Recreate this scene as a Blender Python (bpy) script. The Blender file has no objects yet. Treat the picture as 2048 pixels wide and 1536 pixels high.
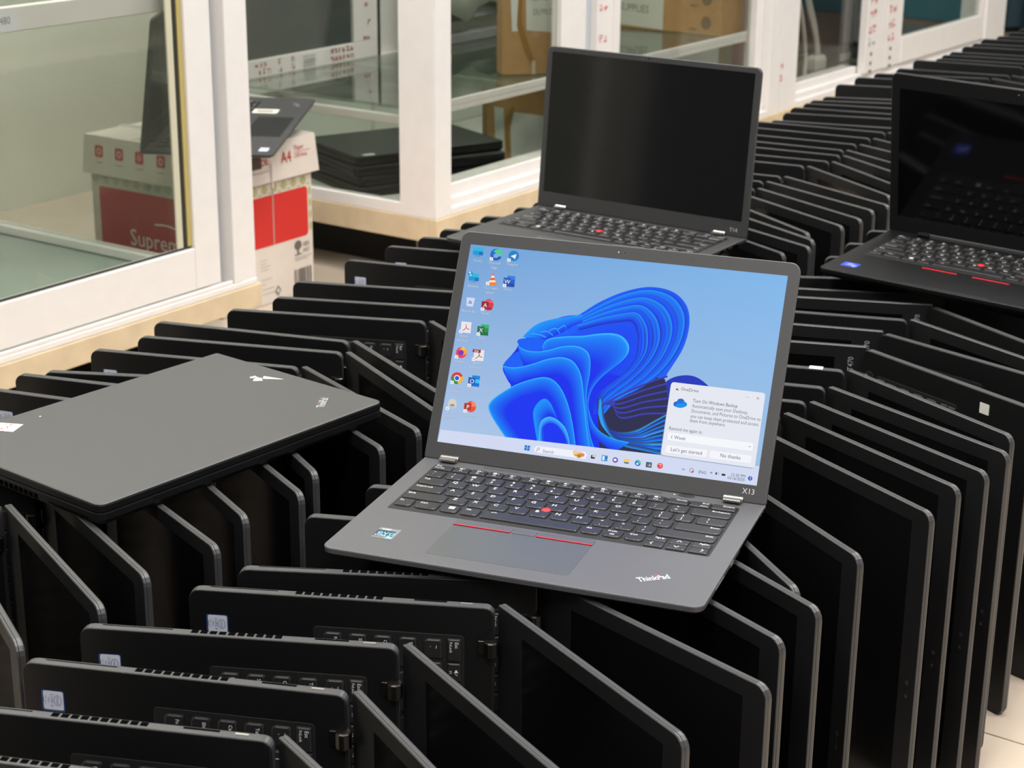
import bpy, bmesh, math, random
import numpy as np
from mathutils import Matrix, Vector

rnd = random.Random(7)
SC = bpy.context.scene
COL = SC.collection
rad = math.radians

# ------------------------------------------------------------------ camera, world, light, exposure
FPX, PITCH, ROLL, CAMZ = 3603.6, 0.3278, 0.0087, 0.9208
fw = Vector((0, math.cos(PITCH), -math.sin(PITCH)))
up0 = Vector((0, math.sin(PITCH), math.cos(PITCH)))
r0 = Vector((1, 0, 0))
rt = math.cos(ROLL) * r0 + math.sin(ROLL) * up0
upv = -math.sin(ROLL) * r0 + math.cos(ROLL) * up0
cd = bpy.data.cameras.new('camera')
cd.sensor_fit = 'HORIZONTAL'; cd.sensor_width = 36.0; cd.lens = 36.0 * FPX / 2048.0
cd.clip_start = 0.05; cd.clip_end = 60
cd.dof.use_dof = True; cd.dof.focus_distance = 1.46; cd.dof.aperture_fstop = 17.0
cam = bpy.data.objects.new('camera', cd); COL.objects.link(cam)
cam.matrix_world = Matrix(((rt.x, upv.x, -fw.x, 0), (rt.y, upv.y, -fw.y, 0), (rt.z, upv.z, -fw.z, CAMZ), (0, 0, 0, 1)))
SC.camera = cam

w = bpy.data.worlds.new('world'); SC.world = w; w.use_nodes = True
w.node_tree.nodes['Background'].inputs[0].default_value = (0.96, 0.96, 0.95, 1)
w.node_tree.nodes['Background'].inputs[1].default_value = 0.16

SC.view_settings.view_transform = 'Standard'
SC.view_settings.look = 'None'
SC.view_settings.gamma = 1.0
SC.view_settings.exposure = 0.0
SC.view_settings.use_curve_mapping = False
SC.cycles.max_bounces = 6; SC.cycles.diffuse_bounces = 2; SC.cycles.glossy_bounces = 3
SC.cycles.transparent_max_bounces = 24; SC.cycles.transmission_bounces = 6
SC.cycles.use_denoising = True; SC.cycles.use_light_tree = False; SC.cycles.adaptive_threshold = 0.03
SC.cycles.caustics_reflective = False; SC.cycles.caustics_refractive = False

CEIL = 2.85
LAMPS = [(-0.9, -0.7), (0.9, -0.7), (0.2, 1.5), (2.1, 1.5), (1.1, 3.4), (2.7, 4.3), (-1.1, 2.9)]  # last lamp is unseen, added to brighten the back wall and carton
LAMP_W = 40.0
for i, (x, y) in enumerate(LAMPS):
    ld = bpy.data.lights.new('ceiling_light', 'AREA'); ld.shape = 'RECTANGLE'; ld.size = 1.5; ld.size_y = 0.5
    ld.energy = LAMP_W; ld.color = (1.0, 0.985, 0.965)
    lo = bpy.data.objects.new('ceiling_light_source', ld); COL.objects.link(lo)
    lo.location = (x, y, CEIL - 0.09); lo.rotation_euler = (0, 0, rad(55.5))

# ------------------------------------------------------------------ materials
def srgb(r, g, b):
    f = lambda c: (c / 255) / 12.92 if c <= 10 else (((c / 255) + 0.055) / 1.055) ** 2.4
    return (f(r), f(g), f(b))

def mat(name, color, rough=0.5, metal=0.0, spec=0.5, grain=0.0, scale=400.0, bump=0.0, coat=0.0):
    m = bpy.data.materials.new(name); m.use_nodes = True
    nt = m.node_tree; p = nt.nodes['Principled BSDF']
    p.inputs['Base Color'].default_value = (*color, 1)
    p.inputs['Roughness'].default_value = rough; p.inputs['Metallic'].default_value = metal
    p.inputs['Specular IOR Level'].default_value = spec
    p.inputs['Coat Weight'].default_value = coat
    if grain or bump:
        tc = nt.nodes.new('ShaderNodeTexCoord'); no = nt.nodes.new('ShaderNodeTexNoise')
        no.inputs['Scale'].default_value = scale; no.inputs['Detail'].default_value = 4
        nt.links.new(tc.outputs['Object'], no.inputs['Vector'])
        if grain:
            mr = nt.nodes.new('ShaderNodeMapRange'); mr.inputs[1].default_value = .3; mr.inputs[2].default_value = .7
            mr.inputs[3].default_value = 1 - grain; mr.inputs[4].default_value = 1 + grain
            nt.links.new(no.outputs['Fac'], mr.inputs[0])
            mx = nt.nodes.new('ShaderNodeMix'); mx.data_type = 'RGBA'; mx.blend_type = 'MULTIPLY'
            mx.inputs[0].default_value = 1; mx.inputs[6].default_value = (*color, 1)
            nt.links.new(mr.outputs[0], mx.inputs[7]); nt.links.new(mx.outputs[2], p.inputs['Base Color'])
        if bump:
            bp = nt.nodes.new('ShaderNodeBump'); bp.inputs['Strength'].default_value = bump; bp.inputs['Distance'].default_value = 0.0005
            nt.links.new(no.outputs['Fac'], bp.inputs['Height']); nt.links.new(bp.outputs['Normal'], p.inputs['Normal'])
    return m

def attr_mat(name, emit=False, strength=1.0, rough=0.5):
    m = bpy.data.materials.new(name); m.use_nodes = True; nt = m.node_tree
    a = nt.nodes.new('ShaderNodeVertexColor'); a.layer_name = 'Col'
    p = nt.nodes['Principled BSDF']; p.inputs['Roughness'].default_value = rough
    if emit:
        p.inputs['Base Color'].default_value = (0.01, 0.01, 0.01, 1); p.inputs['Roughness'].default_value = 0.5; p.inputs['Specular IOR Level'].default_value = 0.06
        nt.links.new(a.outputs['Color'], p.inputs['Emission Color']); p.inputs['Emission Strength'].default_value = strength
    else:
        nt.links.new(a.outputs['Color'], p.inputs['Base Color'])
    return m

def glass_mat(name, tint, ior=1.45, rough=0.0):
    m = bpy.data.materials.new(name); m.use_nodes = True; nt = m.node_tree
    for n in list(nt.nodes):
        if n.type != 'OUTPUT_MATERIAL': nt.nodes.remove(n)
    out = [n for n in nt.nodes if n.type == 'OUTPUT_MATERIAL'][0]
    t = nt.nodes.new('ShaderNodeBsdfTransparent'); t.inputs[0].default_value = (*tint, 1)
    g = nt.nodes.new('ShaderNodeBsdfGlossy'); g.inputs['Roughness'].default_value = rough
    lw = nt.nodes.new('ShaderNodeLayerWeight'); lw.inputs[0].default_value = 0.5
    pw = nt.nodes.new('ShaderNodeMath'); pw.operation = 'POWER'; pw.inputs[1].default_value = 4.2
    f = nt.nodes.new('ShaderNodeMath'); f.operation = 'MULTIPLY_ADD'; f.inputs[1].default_value = 0.95; f.inputs[2].default_value = 0.04 * (ior / 1.5) ** 2
    nt.links.new(lw.outputs['Facing'], pw.inputs[0]); nt.links.new(pw.outputs[0], f.inputs[0])
    x = nt.nodes.new('ShaderNodeMixShader')
    nt.links.new(f.outputs[0], x.inputs[0]); nt.links.new(t.outputs[0], x.inputs[1]); nt.links.new(g.outputs[0], x.inputs[2])
    nt.links.new(x.outputs[0], out.inputs[0])
    return m

BLACK = mat('black_rubber_plastic', (0.0042, 0.0044, 0.0050), 0.46, spec=0.4, grain=0.25, scale=900, bump=0.15)
EDGE = mat('charcoal_shell_toplit', (0.050, 0.050, 0.051), 0.40, grain=0.2, scale=900)  # charcoal plastic, painted lighter for overhead light on rims and upturned sides
BEZEL = mat('matte_black_bezel', (0.006, 0.006, 0.007), 0.5)
LCD = mat('dark_lcd_panel', (0.003, 0.003, 0.0035), 0.16)
LCD_GLOSS = mat('dark_glossy_lcd', (0.003, 0.003, 0.004), 0.08)
KEY = mat('black_keycap', (0.018, 0.018, 0.019), 0.42)
KEYWELL = mat('keyboard_well', (0.008, 0.008, 0.008), 0.6)
LIDTOP = mat('black_lid_sheen', (0.062, 0.062, 0.060), 0.5, grain=0.06, scale=500)  # black lid greyed in colour to paint in the grazing ceiling sheen
GREY = mat('storm_grey_shell', (0.088, 0.088, 0.094), 0.46, grain=0.06, scale=1500)
GREYD = mat('dark_grey_pad', (0.080, 0.085, 0.086), 0.34)
GREYBZ = mat('grey_bezel', (0.040, 0.040, 0.042), 0.5)
DARKGREY = mat('graphite_shell', (0.050, 0.050, 0.051), 0.45, grain=0.1, scale=1200)
HINGE = mat('dark_metal_hinge', (0.085, 0.08, 0.075), 0.36, metal=1.0)
SILVER = mat('silver_hinge', (0.50, 0.48, 0.44), 0.35, metal=1.0)
RED = mat('red_rubber', (0.75, 0.02, 0.025), 0.45)
REDLINE = mat('red_line_plastic', (0.62, 0.02, 0.04), 0.4)
HOLE = mat('dark_vent_hole', (0.003, 0.003, 0.003), 0.9, spec=0.0)
CHROME = mat('worn_metal', (0.55, 0.54, 0.50), 0.3, metal=1.0)
LENS = mat('lens_glass', (0.002, 0.002, 0.003), 0.05)
PRINT = attr_mat('printed_ink', rough=0.55)
SCREEN = attr_mat('lit_screen', emit=True, strength=1.0)
WHITE = mat('white_lacquered_frame', srgb(236, 231, 227), 0.38, grain=0.02, scale=30)
WHITEC = mat('white_panel', srgb(228, 226, 218), 0.5)
WOOD = mat('pale_plywood_base', srgb(214, 193, 160), 0.6, grain=0.10, scale=18)
GASKET = mat('yellowed_rubber_gasket', srgb(196, 178, 110), 0.6)
GASKETL = mat('pale_gasket', srgb(205, 200, 175), 0.6)
GASKETK = mat('black_gasket', (0.03, 0.03, 0.025), 0.6)
TRACKG = mat('grey_aluminium_channel', srgb(196, 204, 210), 0.45)
GLASS = glass_mat('cabinet_glass', (0.893, 0.907, 0.885))
SHELFG = glass_mat('green_shelf_glass', (0.84, 0.90, 0.86), ior=1.7)
DKGLASS = mat('smoked_glass_panel', (0.075, 0.085, 0.078), 0.12)
CARD = mat('brown_cardboard', srgb(178, 140, 92), 0.8, grain=0.06, scale=40)
PAPER = mat('white_paper', srgb(226, 226, 216), 0.8)
BOXW = mat('white_printed_carton', srgb(226, 216, 206), 0.6, grain=0.02, scale=60)
WALLM = mat('pale_painted_wall', srgb(226, 228, 214), 0.8, grain=0.02, scale=6)
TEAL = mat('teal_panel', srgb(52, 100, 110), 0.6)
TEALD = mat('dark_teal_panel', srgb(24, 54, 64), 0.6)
CEILM = mat('white_ceiling_paint', (0.75, 0.74, 0.72), 0.9)
TILE = mat('cream_marble_tile', srgb(206, 190, 172), 0.22, grain=0.05, scale=9)
GROUT = mat('dark_grout', srgb(120, 104, 90), 0.9)
SHADE_BLOCK = mat('black_shade_block', (0.006, 0.006, 0.006), 0.8)  # near-black filler that makes the shade under the cabinets
TAPE = mat('brown_tape', srgb(158, 116, 58), 0.3)
CABLE = mat('pale_grey_cable', srgb(190, 184, 178), 0.5)
CABLEB = mat('black_cable', (0.02, 0.02, 0.02), 0.5)
BAG = mat('white_plastic_bag', srgb(214, 214, 204), 0.4)
GREYM = mat('grey_metal_rail', srgb(128, 132, 130), 0.45)
LAMPM = bpy.data.materials.new('lamp_diffuser'); LAMPM.use_nodes = True
LAMPM.node_tree.nodes['Principled BSDF'].inputs['Emission Color'].default_value = (1, .965, .92, 1)
LAMPM.node_tree.nodes['Principled BSDF'].inputs['Emission Strength'].default_value = 4.0
LAMPM.cycles.emission_sampling = 'NONE'

# ------------------------------------------------------------------ mesh helpers
def link(name, me, parent=None, M=None, m=None, smooth=False):
    o = bpy.data.objects.new(name, me); COL.objects.link(o)
    if m is not None and not me.materials: me.materials.append(m)
    if smooth and me.polygons: me.polygons.foreach_set('use_smooth', [True] * len(me.polygons))
    if parent is not None: o.parent = parent
    if M is not None: o.matrix_local = M
    return o

def pymesh(name, verts, faces, m=None):
    me = bpy.data.meshes.new(name); me.from_pydata([tuple(v) for v in verts], [], faces); me.update()
    if m is not None: me.materials.append(m)
    return me

def empty(name, M=None, loc=(0, 0, 0), rz=0.0):
    o = bpy.data.objects.new(name, None); COL.objects.link(o); o.empty_display_size = 0.05
    o.matrix_world = M if M is not None else Matrix.Translation(loc) @ Matrix.Rotation(rz, 4, 'Z')
    return o

def tag(o, label, cat, group=None):
    o['label'] = label; o['category'] = cat
    if group: o['group'] = group
    return o

def rrect(x0, y0, x1, y1, r, seg=4):
    """rounded rectangle, CCW; r one radius or four (x0y0, x1y0, x1y1, x0y1)"""
    rr = [r] * 4 if not isinstance(r, (tuple, list)) else list(r)
    cs = [(x0, y0, 180, 1, 1), (x1, y0, 270, -1, 1), (x1, y1, 0, -1, -1), (x0, y1, 90, 1, -1)]
    out = []
    for (cx, cy, a0, sx, sy), q in zip(cs, rr):
        q = max(q, 1e-5)
        for k in range(seg + 1):
            a = rad(a0 + 90 * k / seg)
            out.append((cx + sx * q + q * math.cos(a), cy + sy * q + q * math.sin(a)))
    return out

def loft(rings, cap0=True, cap1=True):
    n = len(rings[0]); V = [p for r in rings for p in r]; F = []
    for i in range(len(rings) - 1):
        for k in range(n):
            a = i * n + k; b = i * n + (k + 1) % n
            F.append((a, b, b + n, a + n))
    if cap0: F.append(tuple(reversed(range(n))))
    if cap1: F.append(tuple(range((len(rings) - 1) * n, len(rings) * n)))
    return V, F

def slab(name, x0, y0, x1, y1, prof, r, m, seg=4):
    """prof: list of (z, inset) from bottom to top"""
    rr = [r] * 4 if not isinstance(r, (tuple, list)) else list(r)
    rings = []
    for z, ins in prof:
        rings.append([(p[0], p[1], z) for p in rrect(x0 + ins, y0 + ins, x1 - ins, y1 - ins, [max(q - ins, 2e-4) for q in rr], seg)])
    V, F = loft(rings)
    return pymesh(name, V, F, m)

class MB:
    def __init__(s): s.V = []; s.F = []
    def add(s, V, F):
        o = len(s.V); s.V += [tuple(v) for v in V]; s.F += [tuple(i + o for i in f) for f in F]; return s
    def box(s, x0, y0, z0, x1, y1, z1):
        V = [(x0, y0, z0), (x1, y0, z0), (x1, y1, z0), (x0, y1, z0), (x0, y0, z1), (x1, y0, z1), (x1, y1, z1), (x0, y1, z1)]
        return s.add(V, [(3, 2, 1, 0), (4, 5, 6, 7), (0, 1, 5, 4), (1, 2, 6, 5), (2, 3, 7, 6), (3, 0, 4, 7)])
    def bevbox(s, x0, y0, z0, x1, y1, z1, b):
        ring = lambda z, i: [(x0 + i, y0 + i + (b - i), z), (x0 + b, y0 + i, z), (x1 - b, y0 + i, z), (x1 - i, y0 + b, z), (x1 - i, y1 - b, z), (x1 - b, y1 - i, z), (x0 + b, y1 - i, z), (x0 + i, y1 - b, z)]
        V, F = loft([ring(z0, b * .7), ring(z0 + b, 0), ring(z1 - b, 0), ring(z1, b * .7)])
        return s.add(V, F)
    def tube(s, pts, r, n=8):
        pts = [Vector(p) for p in pts]; rings = []
        for i, p in enumerate(pts):
            d = (pts[min(i + 1, len(pts) - 1)] - pts[max(i - 1, 0)]).normalized()
            a = d.cross(Vector((0, 0, 1)));  a = a.normalized() if a.length > 1e-4 else Vector((1, 0, 0)); b = d.cross(a)
            rings.append([tuple(p + r * (math.cos(2 * math.pi * k / n) * a + math.sin(2 * math.pi * k / n) * b)) for k in range(n)])
        V, F = loft(rings); return s.add(V, F)
    def mesh(s, name, m=None): return pymesh(name, s.V, s.F, m)
    def obj(s, name, m, parent=None, M=None, smooth=False): return link(name, s.mesh(name, m), parent, M, None, smooth)

_tx = {}
def text_geo(s, align='LEFT'):
    """verts/faces of a string at size 1"""
    k = (s, align)
    if k not in _tx:
        cu = bpy.data.curves.new('t', 'FONT'); cu.body = s; cu.align_x = align; cu.align_y = 'BOTTOM_BASELINE'; cu.resolution_u = 2
        ob = bpy.data.objects.new('t', cu); me = bpy.data.meshes.new_from_object(ob)
        V = [tuple(v.co) for v in me.vertices]; F = [tuple(p.vertices) for p in me.polygons]
        bpy.data.objects.remove(ob); bpy.data.curves.remove(cu); bpy.data.meshes.remove(me)
        _tx[k] = (V, F)
    return _tx[k]

class Canvas:
    """flat print: coloured polygons stacked in thin layers; fn maps canvas (x,y) to local (x,y)"""
    def __init__(s, fn=None, z=0.0, dz=1.5e-5):
        s.V = []; s.F = []; s.C = []; s.fn = fn or (lambda x, y: (x, y)); s.z = z; s.dz = dz
    def pt(s, x, y):
        X, Y = s.fn(x, y); s.V.append((X, Y, s.z)); return len(s.V) - 1
    def poly(s, pts, c):
        s.z += s.dz
        i = [s.pt(*p) for p in pts]
        a = sum(s.V[i[k]][0] * s.V[i[(k + 1) % len(i)]][1] - s.V[i[(k + 1) % len(i)]][0] * s.V[i[k]][1] for k in range(len(i)))
        if a < 0: i.reverse()
        s.F.append(tuple(i)); s.C.append([c] * len(i)); return s
    def rect(s, x0, y0, x1, y1, c, r=0, seg=4):
        return s.poly(rrect(min(x0, x1), min(y0, y1), max(x0, x1), max(y0, y1), r, seg) if r else [(x0, y0), (x1, y0), (x1, y1), (x0, y1)], c)
    def disc(s, x, y, rx, ry, c, n=24, a0=0, a1=360):
        P = [(x + rx * math.cos(rad(a0 + (a1 - a0) * k / n)), y + ry * math.sin(rad(a0 + (a1 - a0) * k / n))) for k in range(n + (a1 - a0 < 360))]
        if a1 - a0 < 360: P.append((x, y))
        return s.poly(P, c)
    def ring(s, x, y, rx, ry, wd, c, n=28, a0=0, a1=360):
        s.z += s.dz
        for k in range(n):
            q = []
            for a, d in ((k, 0), (k + 1, 0), (k + 1, wd), (k, wd)):
                t = rad(a0 + (a1 - a0) * a / n); q.append(s.pt(x + (rx - d) * math.cos(t), y + (ry - d) * math.sin(t)))
            s.face(q, c)
        return s
    def face(s, q, c):
        P = [s.V[i] for i in q]; a = sum(P[k][0] * P[(k + 1) % len(P)][1] - P[(k + 1) % len(P)][0] * P[k][1] for k in range(len(P)))
        cc = list(c) if isinstance(c, list) else [c] * len(q)
        if a < 0: q = q[::-1]; cc = cc[::-1]
        s.F.append(tuple(q)); s.C.append(cc)
    def strip(s, A, B, ca, cb, m=6, ease=1.0):
        """gradient band between polylines A and B (same length)"""
        s.z += s.dz
        n = len(A); idx = []
        for j in range(m + 1):
            t = j / m; idx.append([s.pt(A[i][0] + (B[i][0] - A[i][0]) * t, A[i][1] + (B[i][1] - A[i][1]) * t) for i in range(n)])
        def colr(j):
            t = (j / m) ** ease; return tuple(ca[k] + (cb[k] - ca[k]) * t for k in range(3))
        for j in range(m):
            for i in range(n - 1):
                s.face([idx[j][i], idx[j][i + 1], idx[j + 1][i + 1], idx[j + 1][i]], [colr(j), colr(j), colr(j + 1), colr(j + 1)])
        return s
    def line(s, pts, wd, c):
        s.z += s.dz
        for (ax, ay), (bx, by) in zip(pts[:-1], pts[1:]):
            dx, dy = bx - ax, by - ay; L = math.hypot(dx, dy) or 1; nx, ny = -dy / L * wd / 2, dx / L * wd / 2
            s.face([s.pt(ax + nx, ay + ny), s.pt(bx + nx, by + ny), s.pt(bx - nx, by - ny), s.pt(ax - nx, ay - ny)], c)
        return s
    def text(s, st, x, y, size, c, align='LEFT', rot=0.0, sx=1.0, mirror=False, shear=0.0):
        s.z += s.dz
        V, F = text_geo(st, align); o = len(s.V); ca, sa = math.cos(rot), math.sin(rot)
        for v in V:
            X, Y = v[0] * size * sx * (-1 if mirror else 1) + shear * v[1] * size, v[1] * size
            s.pt(x + X * ca - Y * sa, y + X * sa + Y * ca)
        for f in F:
            s.face([i + o for i in f], c)
        return s
    def mesh(s, name, m):
        me = pymesh(name, s.V, s.F, m)
        at = me.color_attributes.new('Col', 'FLOAT_COLOR', 'CORNER')
        at.data.foreach_set('color', [x for cs in s.C for c in cs for x in (*c, 1.0)])
        return me
    def obj(s, name, m, parent=None, M=None): return link(name, s.mesh(name, m), parent, M)

WH = (0.85, 0.85, 0.85)
# ------------------------------------------------------------------ room shell
TH = rad(55.5)
U = Vector((math.cos(TH), math.sin(TH), 0)); N = Vector((-math.sin(TH), math.cos(TH), 0))
def UN(u, n, z=0.0): return U * u + N * n + Vector((0, 0, z))
RM = Matrix.Rotation(TH, 4, 'Z')          # room frame: x = u along the cabinets, y = n behind them

def structure(name, me, M=RM, parent=None):
    o = link(name, me, parent, M); 
    if parent is None: o['kind'] = 'structure'
    return o
fl = structure('floor', MB().box(-1.6, -2.6, -0.05, 7.2, 3.3, -0.003).mesh('floor', GROUT))
TS = 0.40
tile_me = slab('tile', -TS / 2 + .0012, -TS / 2 + .0012, TS / 2 - .0012, TS / 2 - .0012, [(-.004, 0), (-.0006, 0), (0, .0008)], .001, TILE, 1)
for i in range(-4, 11):
    for j in range(-3, 7):
        cu_, cn_ = 1.61 + (i + .5) * TS, 0.33 + (j + .5) * TS
        if cu_ < 0.2 or cu_ > 5.9 or cn_ < -0.8 or cn_ > 3.0: continue
        link('tile', tile_me, fl, Matrix.Translation((cu_, cn_, 0)))
structure('ceiling', MB().box(-1.6, -2.6, CEIL, 7.2, 3.3, CEIL + .05).mesh('ceiling', CEILM))
structure('wall_back', MB().box(-1.6, 3.10, 0, 7.2, 3.16, CEIL).mesh('wall_back', WALLM))
structure('wall_end', MB().box(6.9, -2.6, 0, 6.96, 3.10, CEIL).mesh('wall_end', TEAL))
for i, (x, y) in enumerate(LAMPS):
    t = empty('ceiling_lamp', Matrix.Translation((x, y, CEIL)) @ RM)
    MB().bevbox(-.80, -.28, -.06, .80, .28, 0, .012).obj('housing', WHITEC, t)
    MB().bevbox(-.77, -.26, -.075, .77, .26, -.058, .006).obj('diffuser', LAMPM, t)
    tag(t, 'long white ceiling lamp ' + ['behind the viewer on the left', 'behind the viewer on the right', 'above the lit laptop', 'above the aisle at the right', 'above the corner glass cabinet', 'above the far cabinet', 'behind the left glass cabinet'][i], 'ceiling lamp', 'ceiling lamps')

# ------------------------------------------------------------------ laptop builders
def lid_meshes(W, L, sw, sh, lb, th, edge, bezel, lcd, r=.008, rh=.002):
    """inner (screen) face up at z=0, hinge at y=0"""
    rr = (rh, rh, r, r); prof = [(-th, .0016), (-th + .0007, .0004), (-th + .0016, 0), (-.0026, 0), (-.0023, .0005), (-.0020, 0), (-.0007, 0), (0, .0007)]
    rings = [[(p[0], p[1], z) for p in rrect(i, i, W - i, L - i, [max(q - i, 2e-4) for q in rr], 4)] for z, i in prof]
    x0 = (W - sw) / 2; rings += [[(p[0], p[1], z) for p in rrect(x0, lb, x0 + sw, lb + sh, .0006, 4)] for z in (0, -.0007)]
    V, F = loft(rings, True, True)
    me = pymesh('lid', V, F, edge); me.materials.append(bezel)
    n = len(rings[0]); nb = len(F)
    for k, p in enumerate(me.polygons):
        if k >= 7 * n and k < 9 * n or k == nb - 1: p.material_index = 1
    e = .0002
    sm = pymesh('screen', [(x0 + e, lb + e, -.0005), (x0 + sw - e, lb + e, -.0005), (x0 + sw - e, lb + sh - e, -.0005), (x0 + e, lb + sh - e, -.0005)], [(0, 1, 2, 3)], lcd)
    return me, sm

def base_mesh(W, D, th, m, r=.008, rr=.006, taper=.005, side=None, slim=False):
    low = [(-th, .013), (-th + .0025, .0065), (-.0046, .0004)] if slim else [(-th, taper), (-th + .0022, taper * .28), (-th + .005, 0)]
    me = slab('base', 0, 0, W, D, low + [(-.0012, 0), (-.0003, .0003), (0, .0009)], (r, r, rr, rr), m, 5)
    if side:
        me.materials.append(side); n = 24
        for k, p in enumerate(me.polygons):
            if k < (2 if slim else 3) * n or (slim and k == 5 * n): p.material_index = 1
    return me

def key_mesh(w, d, h=.0016, flat=False, m=KEY):
    """keycap with rounded front corners; origin front-left"""
    f = .0012 if flat else min(.0034, d * .3)
    def ring(z, i):
        b = .0012
        if flat: return [(p[0], p[1], z) for p in rrect(i, i, w - i, d - i, .0010, 2)]
        P = [(i, d - i - b), (i, f + i * .4), (i + .0008, f * .42 + i * .6), (i + f * .8, i + .0003), (w / 2, i), (w - i - f * .8, i + .0003), (w - i - .0008, f * .42 + i * .6), (w - i, f + i * .4), (w - i, d - i - b), (w - i - b, d - i), (i + b, d - i)]
        return [(x, y, z) for x, y in P]
    V, F = loft([ring(0, 0), ring(h * .6, .0003), ring(h, .0012)], cap0=False)
    return pymesh('key', V, F, m)

ROWS = [
 ['Esc:1.05', 'F1:.86', 'F2:.86', 'F3:.86', 'F4:.86', '_:.12', 'F5:.86', 'F6:.86', 'F7:.86', 'F8:.86', '_:.12', 'F9:.86', 'F10:.86', 'F11:.86', 'F12:.86', '_:.12', 'Home:1.03', 'End:1.03', 'Delete:1.21'],
 ['~`', '!1', '@2', '#3', '$4', '%5', '^6', '&7', '*8', '(9', ')0', '_-', '+=', 'Backspace:2'],
 ['Tab:1.5'] + list('QWERTYUIOP') + ['{[', '}]', '|\\:1.5'],
 ['CapsLock:1.75'] + list('ASDFGHJKL') + [':;', '"\'', 'Enter:2.25'],
 ['Shift:2.25'] + list('ZXCVBNM') + ['<,', '>.', '?/', 'Shift:2.75'],
 ['Fn:1', 'Ctrl:1.25', 'win:1', 'Alt:1', 'space:4.75', 'Alt:1', 'PrtSc:1', 'Ctrl:1', 'arrows:3']]

def keyboard(x0, unit, rows, gap):
    """rows: (y, depth) top row first -> list of (label, x, y, w, d, flat)"""
    out = []
    for (y, d), row in zip(rows, ROWS):
        x = x0
        for s in row:
            lab, wd = (s.rsplit(':', 1) if (len(s) > 2 and ':' in s[1:]) else (s, '1'))
            wd = float(wd) * unit
            if lab == '_' : x += wd; continue
            if lab == 'arrows':
                u3 = wd / 3; h2 = (d + .0055) / 2; yb = y - .0055
                for k, (a, b) in enumerate((('PgUp', '<'), ('^', 'v'), ('PgDn', '>'))):
                    out.append((a, x + k * u3 + gap / 2, yb + h2 + .0004, u3 - gap, h2 - .0008, True))
                    out.append((b, x + k * u3 + gap / 2, yb, u3 - gap, h2 - .0006, True))
            else:
                g = gap * .35 if row is ROWS[0] else gap
                out.append((lab, x + g / 2, y, wd - g, d, row is ROWS[0] or lab == 'space'))
            x += wd
    return out

def legend(lab, w, d, c=WH):
    """printed legend for one key"""
    cv = Canvas(z=.00165); S = .0042
    t = lambda s, x, y, sz=S, al='LEFT': cv.text(s, x, y, sz, c, al)
    if lab == 'space': 
        for k in range(5):
            a = rad(150 - 30 * k); cv.line([(.009 + .0012 * math.cos(a), d - .0045 + .001 * math.sin(a)), (.009 + .003 * math.cos(a), d - .0045 + .0022 * math.sin(a))], .0004, c)
    elif lab == 'win':
        for i in (0, 1):
            for j in (0, 1): cv.rect(w * .42 + i * .0026, d * .42 + j * .0026, w * .42 + i * .0026 + .0023, d * .42 + j * .0026 + .0023, c)
    elif lab == '^': cv.line([(w / 2 - .002, d * .35), (w / 2, d * .65), (w / 2 + .002, d * .35)], .0005, c)
    elif lab == 'v': cv.line([(w / 2 - .002, d * .65), (w / 2, d * .35), (w / 2 + .002, d * .65)], .0005, c)
    elif lab == '<' : cv.line([(w * .42, d * .75), (w * .3, d * .5), (w * .42, d * .25)], .0005, c)
    elif lab == '>' : cv.line([(w * .62, d * .75), (w * .74, d * .5), (w * .62, d * .25)], .0005, c)
    elif lab == 'Esc': t('Esc', .0022, d - .0045, .0040); t('FnLock', .0022, d - .0085, .0030)
    elif lab[0] == 'F' and lab[1:].isdigit():
        t(lab, w / 2, .0018, .0030, 'CENTER')
        k = int(lab[1:]); cx, cy = w / 2, d - .0036
        if k % 3 == 1: cv.poly([(cx - .0022, cy - .0008), (cx - .0010, cy - .0008), (cx, cy - .0018), (cx, cy + .0018), (cx - .0010, cy + .0008), (cx - .0022, cy + .0008)], c); cv.line([(cx + .0008, cy - .001), (cx + .0022, cy + .001)], .0004, c)
        elif k % 3 == 2: cv.ring(cx, cy, .0016, .0014, .0005, c, 12); cv.line([(cx + .0022, cy), (cx + .0036, cy)], .0005, c)
        else: cv.rect(cx - .0022, cy - .0012, cx + .0008, cy + .0014, c); cv.line([(cx + .0016, cy), (cx + .0030, cy)], .0005, c)
    elif lab in ('Backspace', 'Enter', 'Delete', 'Home', 'End', 'PgUp', 'PgDn'):
        sz = .0036 if d > .008 else .0028
        t(lab, w - .0020, d - sz - .0010, sz, 'RIGHT')
        if lab == 'End': t('Insert', w - .0020, .0012, .0026, 'RIGHT')
    elif lab == 'Shift' and w > .045: t(lab, w - .003, d - .0056, .0036, 'RIGHT')
    elif lab == 'PrtSc': t(lab, .0030, d - .0056, .0036); cv.ring(w / 2, .0044, .0020, .0012, .0004, c, 12)
    elif lab in ('Tab', 'CapsLock', 'Shift', 'Fn', 'Ctrl', 'Alt'): t(lab, .0030, d - .0058, .0038)
    elif len(lab) == 2: t(lab[0], w * .38, d - .0056, .0046, 'CENTER'); t(lab[1], w * .38, d * .20, .0050, 'CENTER')
    else: t(lab, w * .30, d - .0066, .0060, 'CENTER')
    return cv

def put_keys(root, keys, M, z=.0003, legends=True, prefix='key', cmesh={}, pick=None, m=KEY, c=WH):
    """each key a part, its legend a sub-part"""
    for k in keys:
        lab, x, y, wd, d, fl = k
        if pick and not pick(k): continue
        kk = (round(wd, 5), round(d, 5), fl, m.name)
        if kk not in cmesh: cmesh[kk] = key_mesh(wd, d, flat=fl, m=m)
        ko = link('key', cmesh[kk], root, M @ Matrix.Translation((x, y, z)))
        if legends:
            lk = ('L', lab, round(wd, 5), round(d, 5), round(c[0], 2))
            if lk not in cmesh: cmesh[lk] = legend(lab, wd, d, c).mesh('legend', PRINT)
            link('legend', cmesh[lk], ko)

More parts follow.
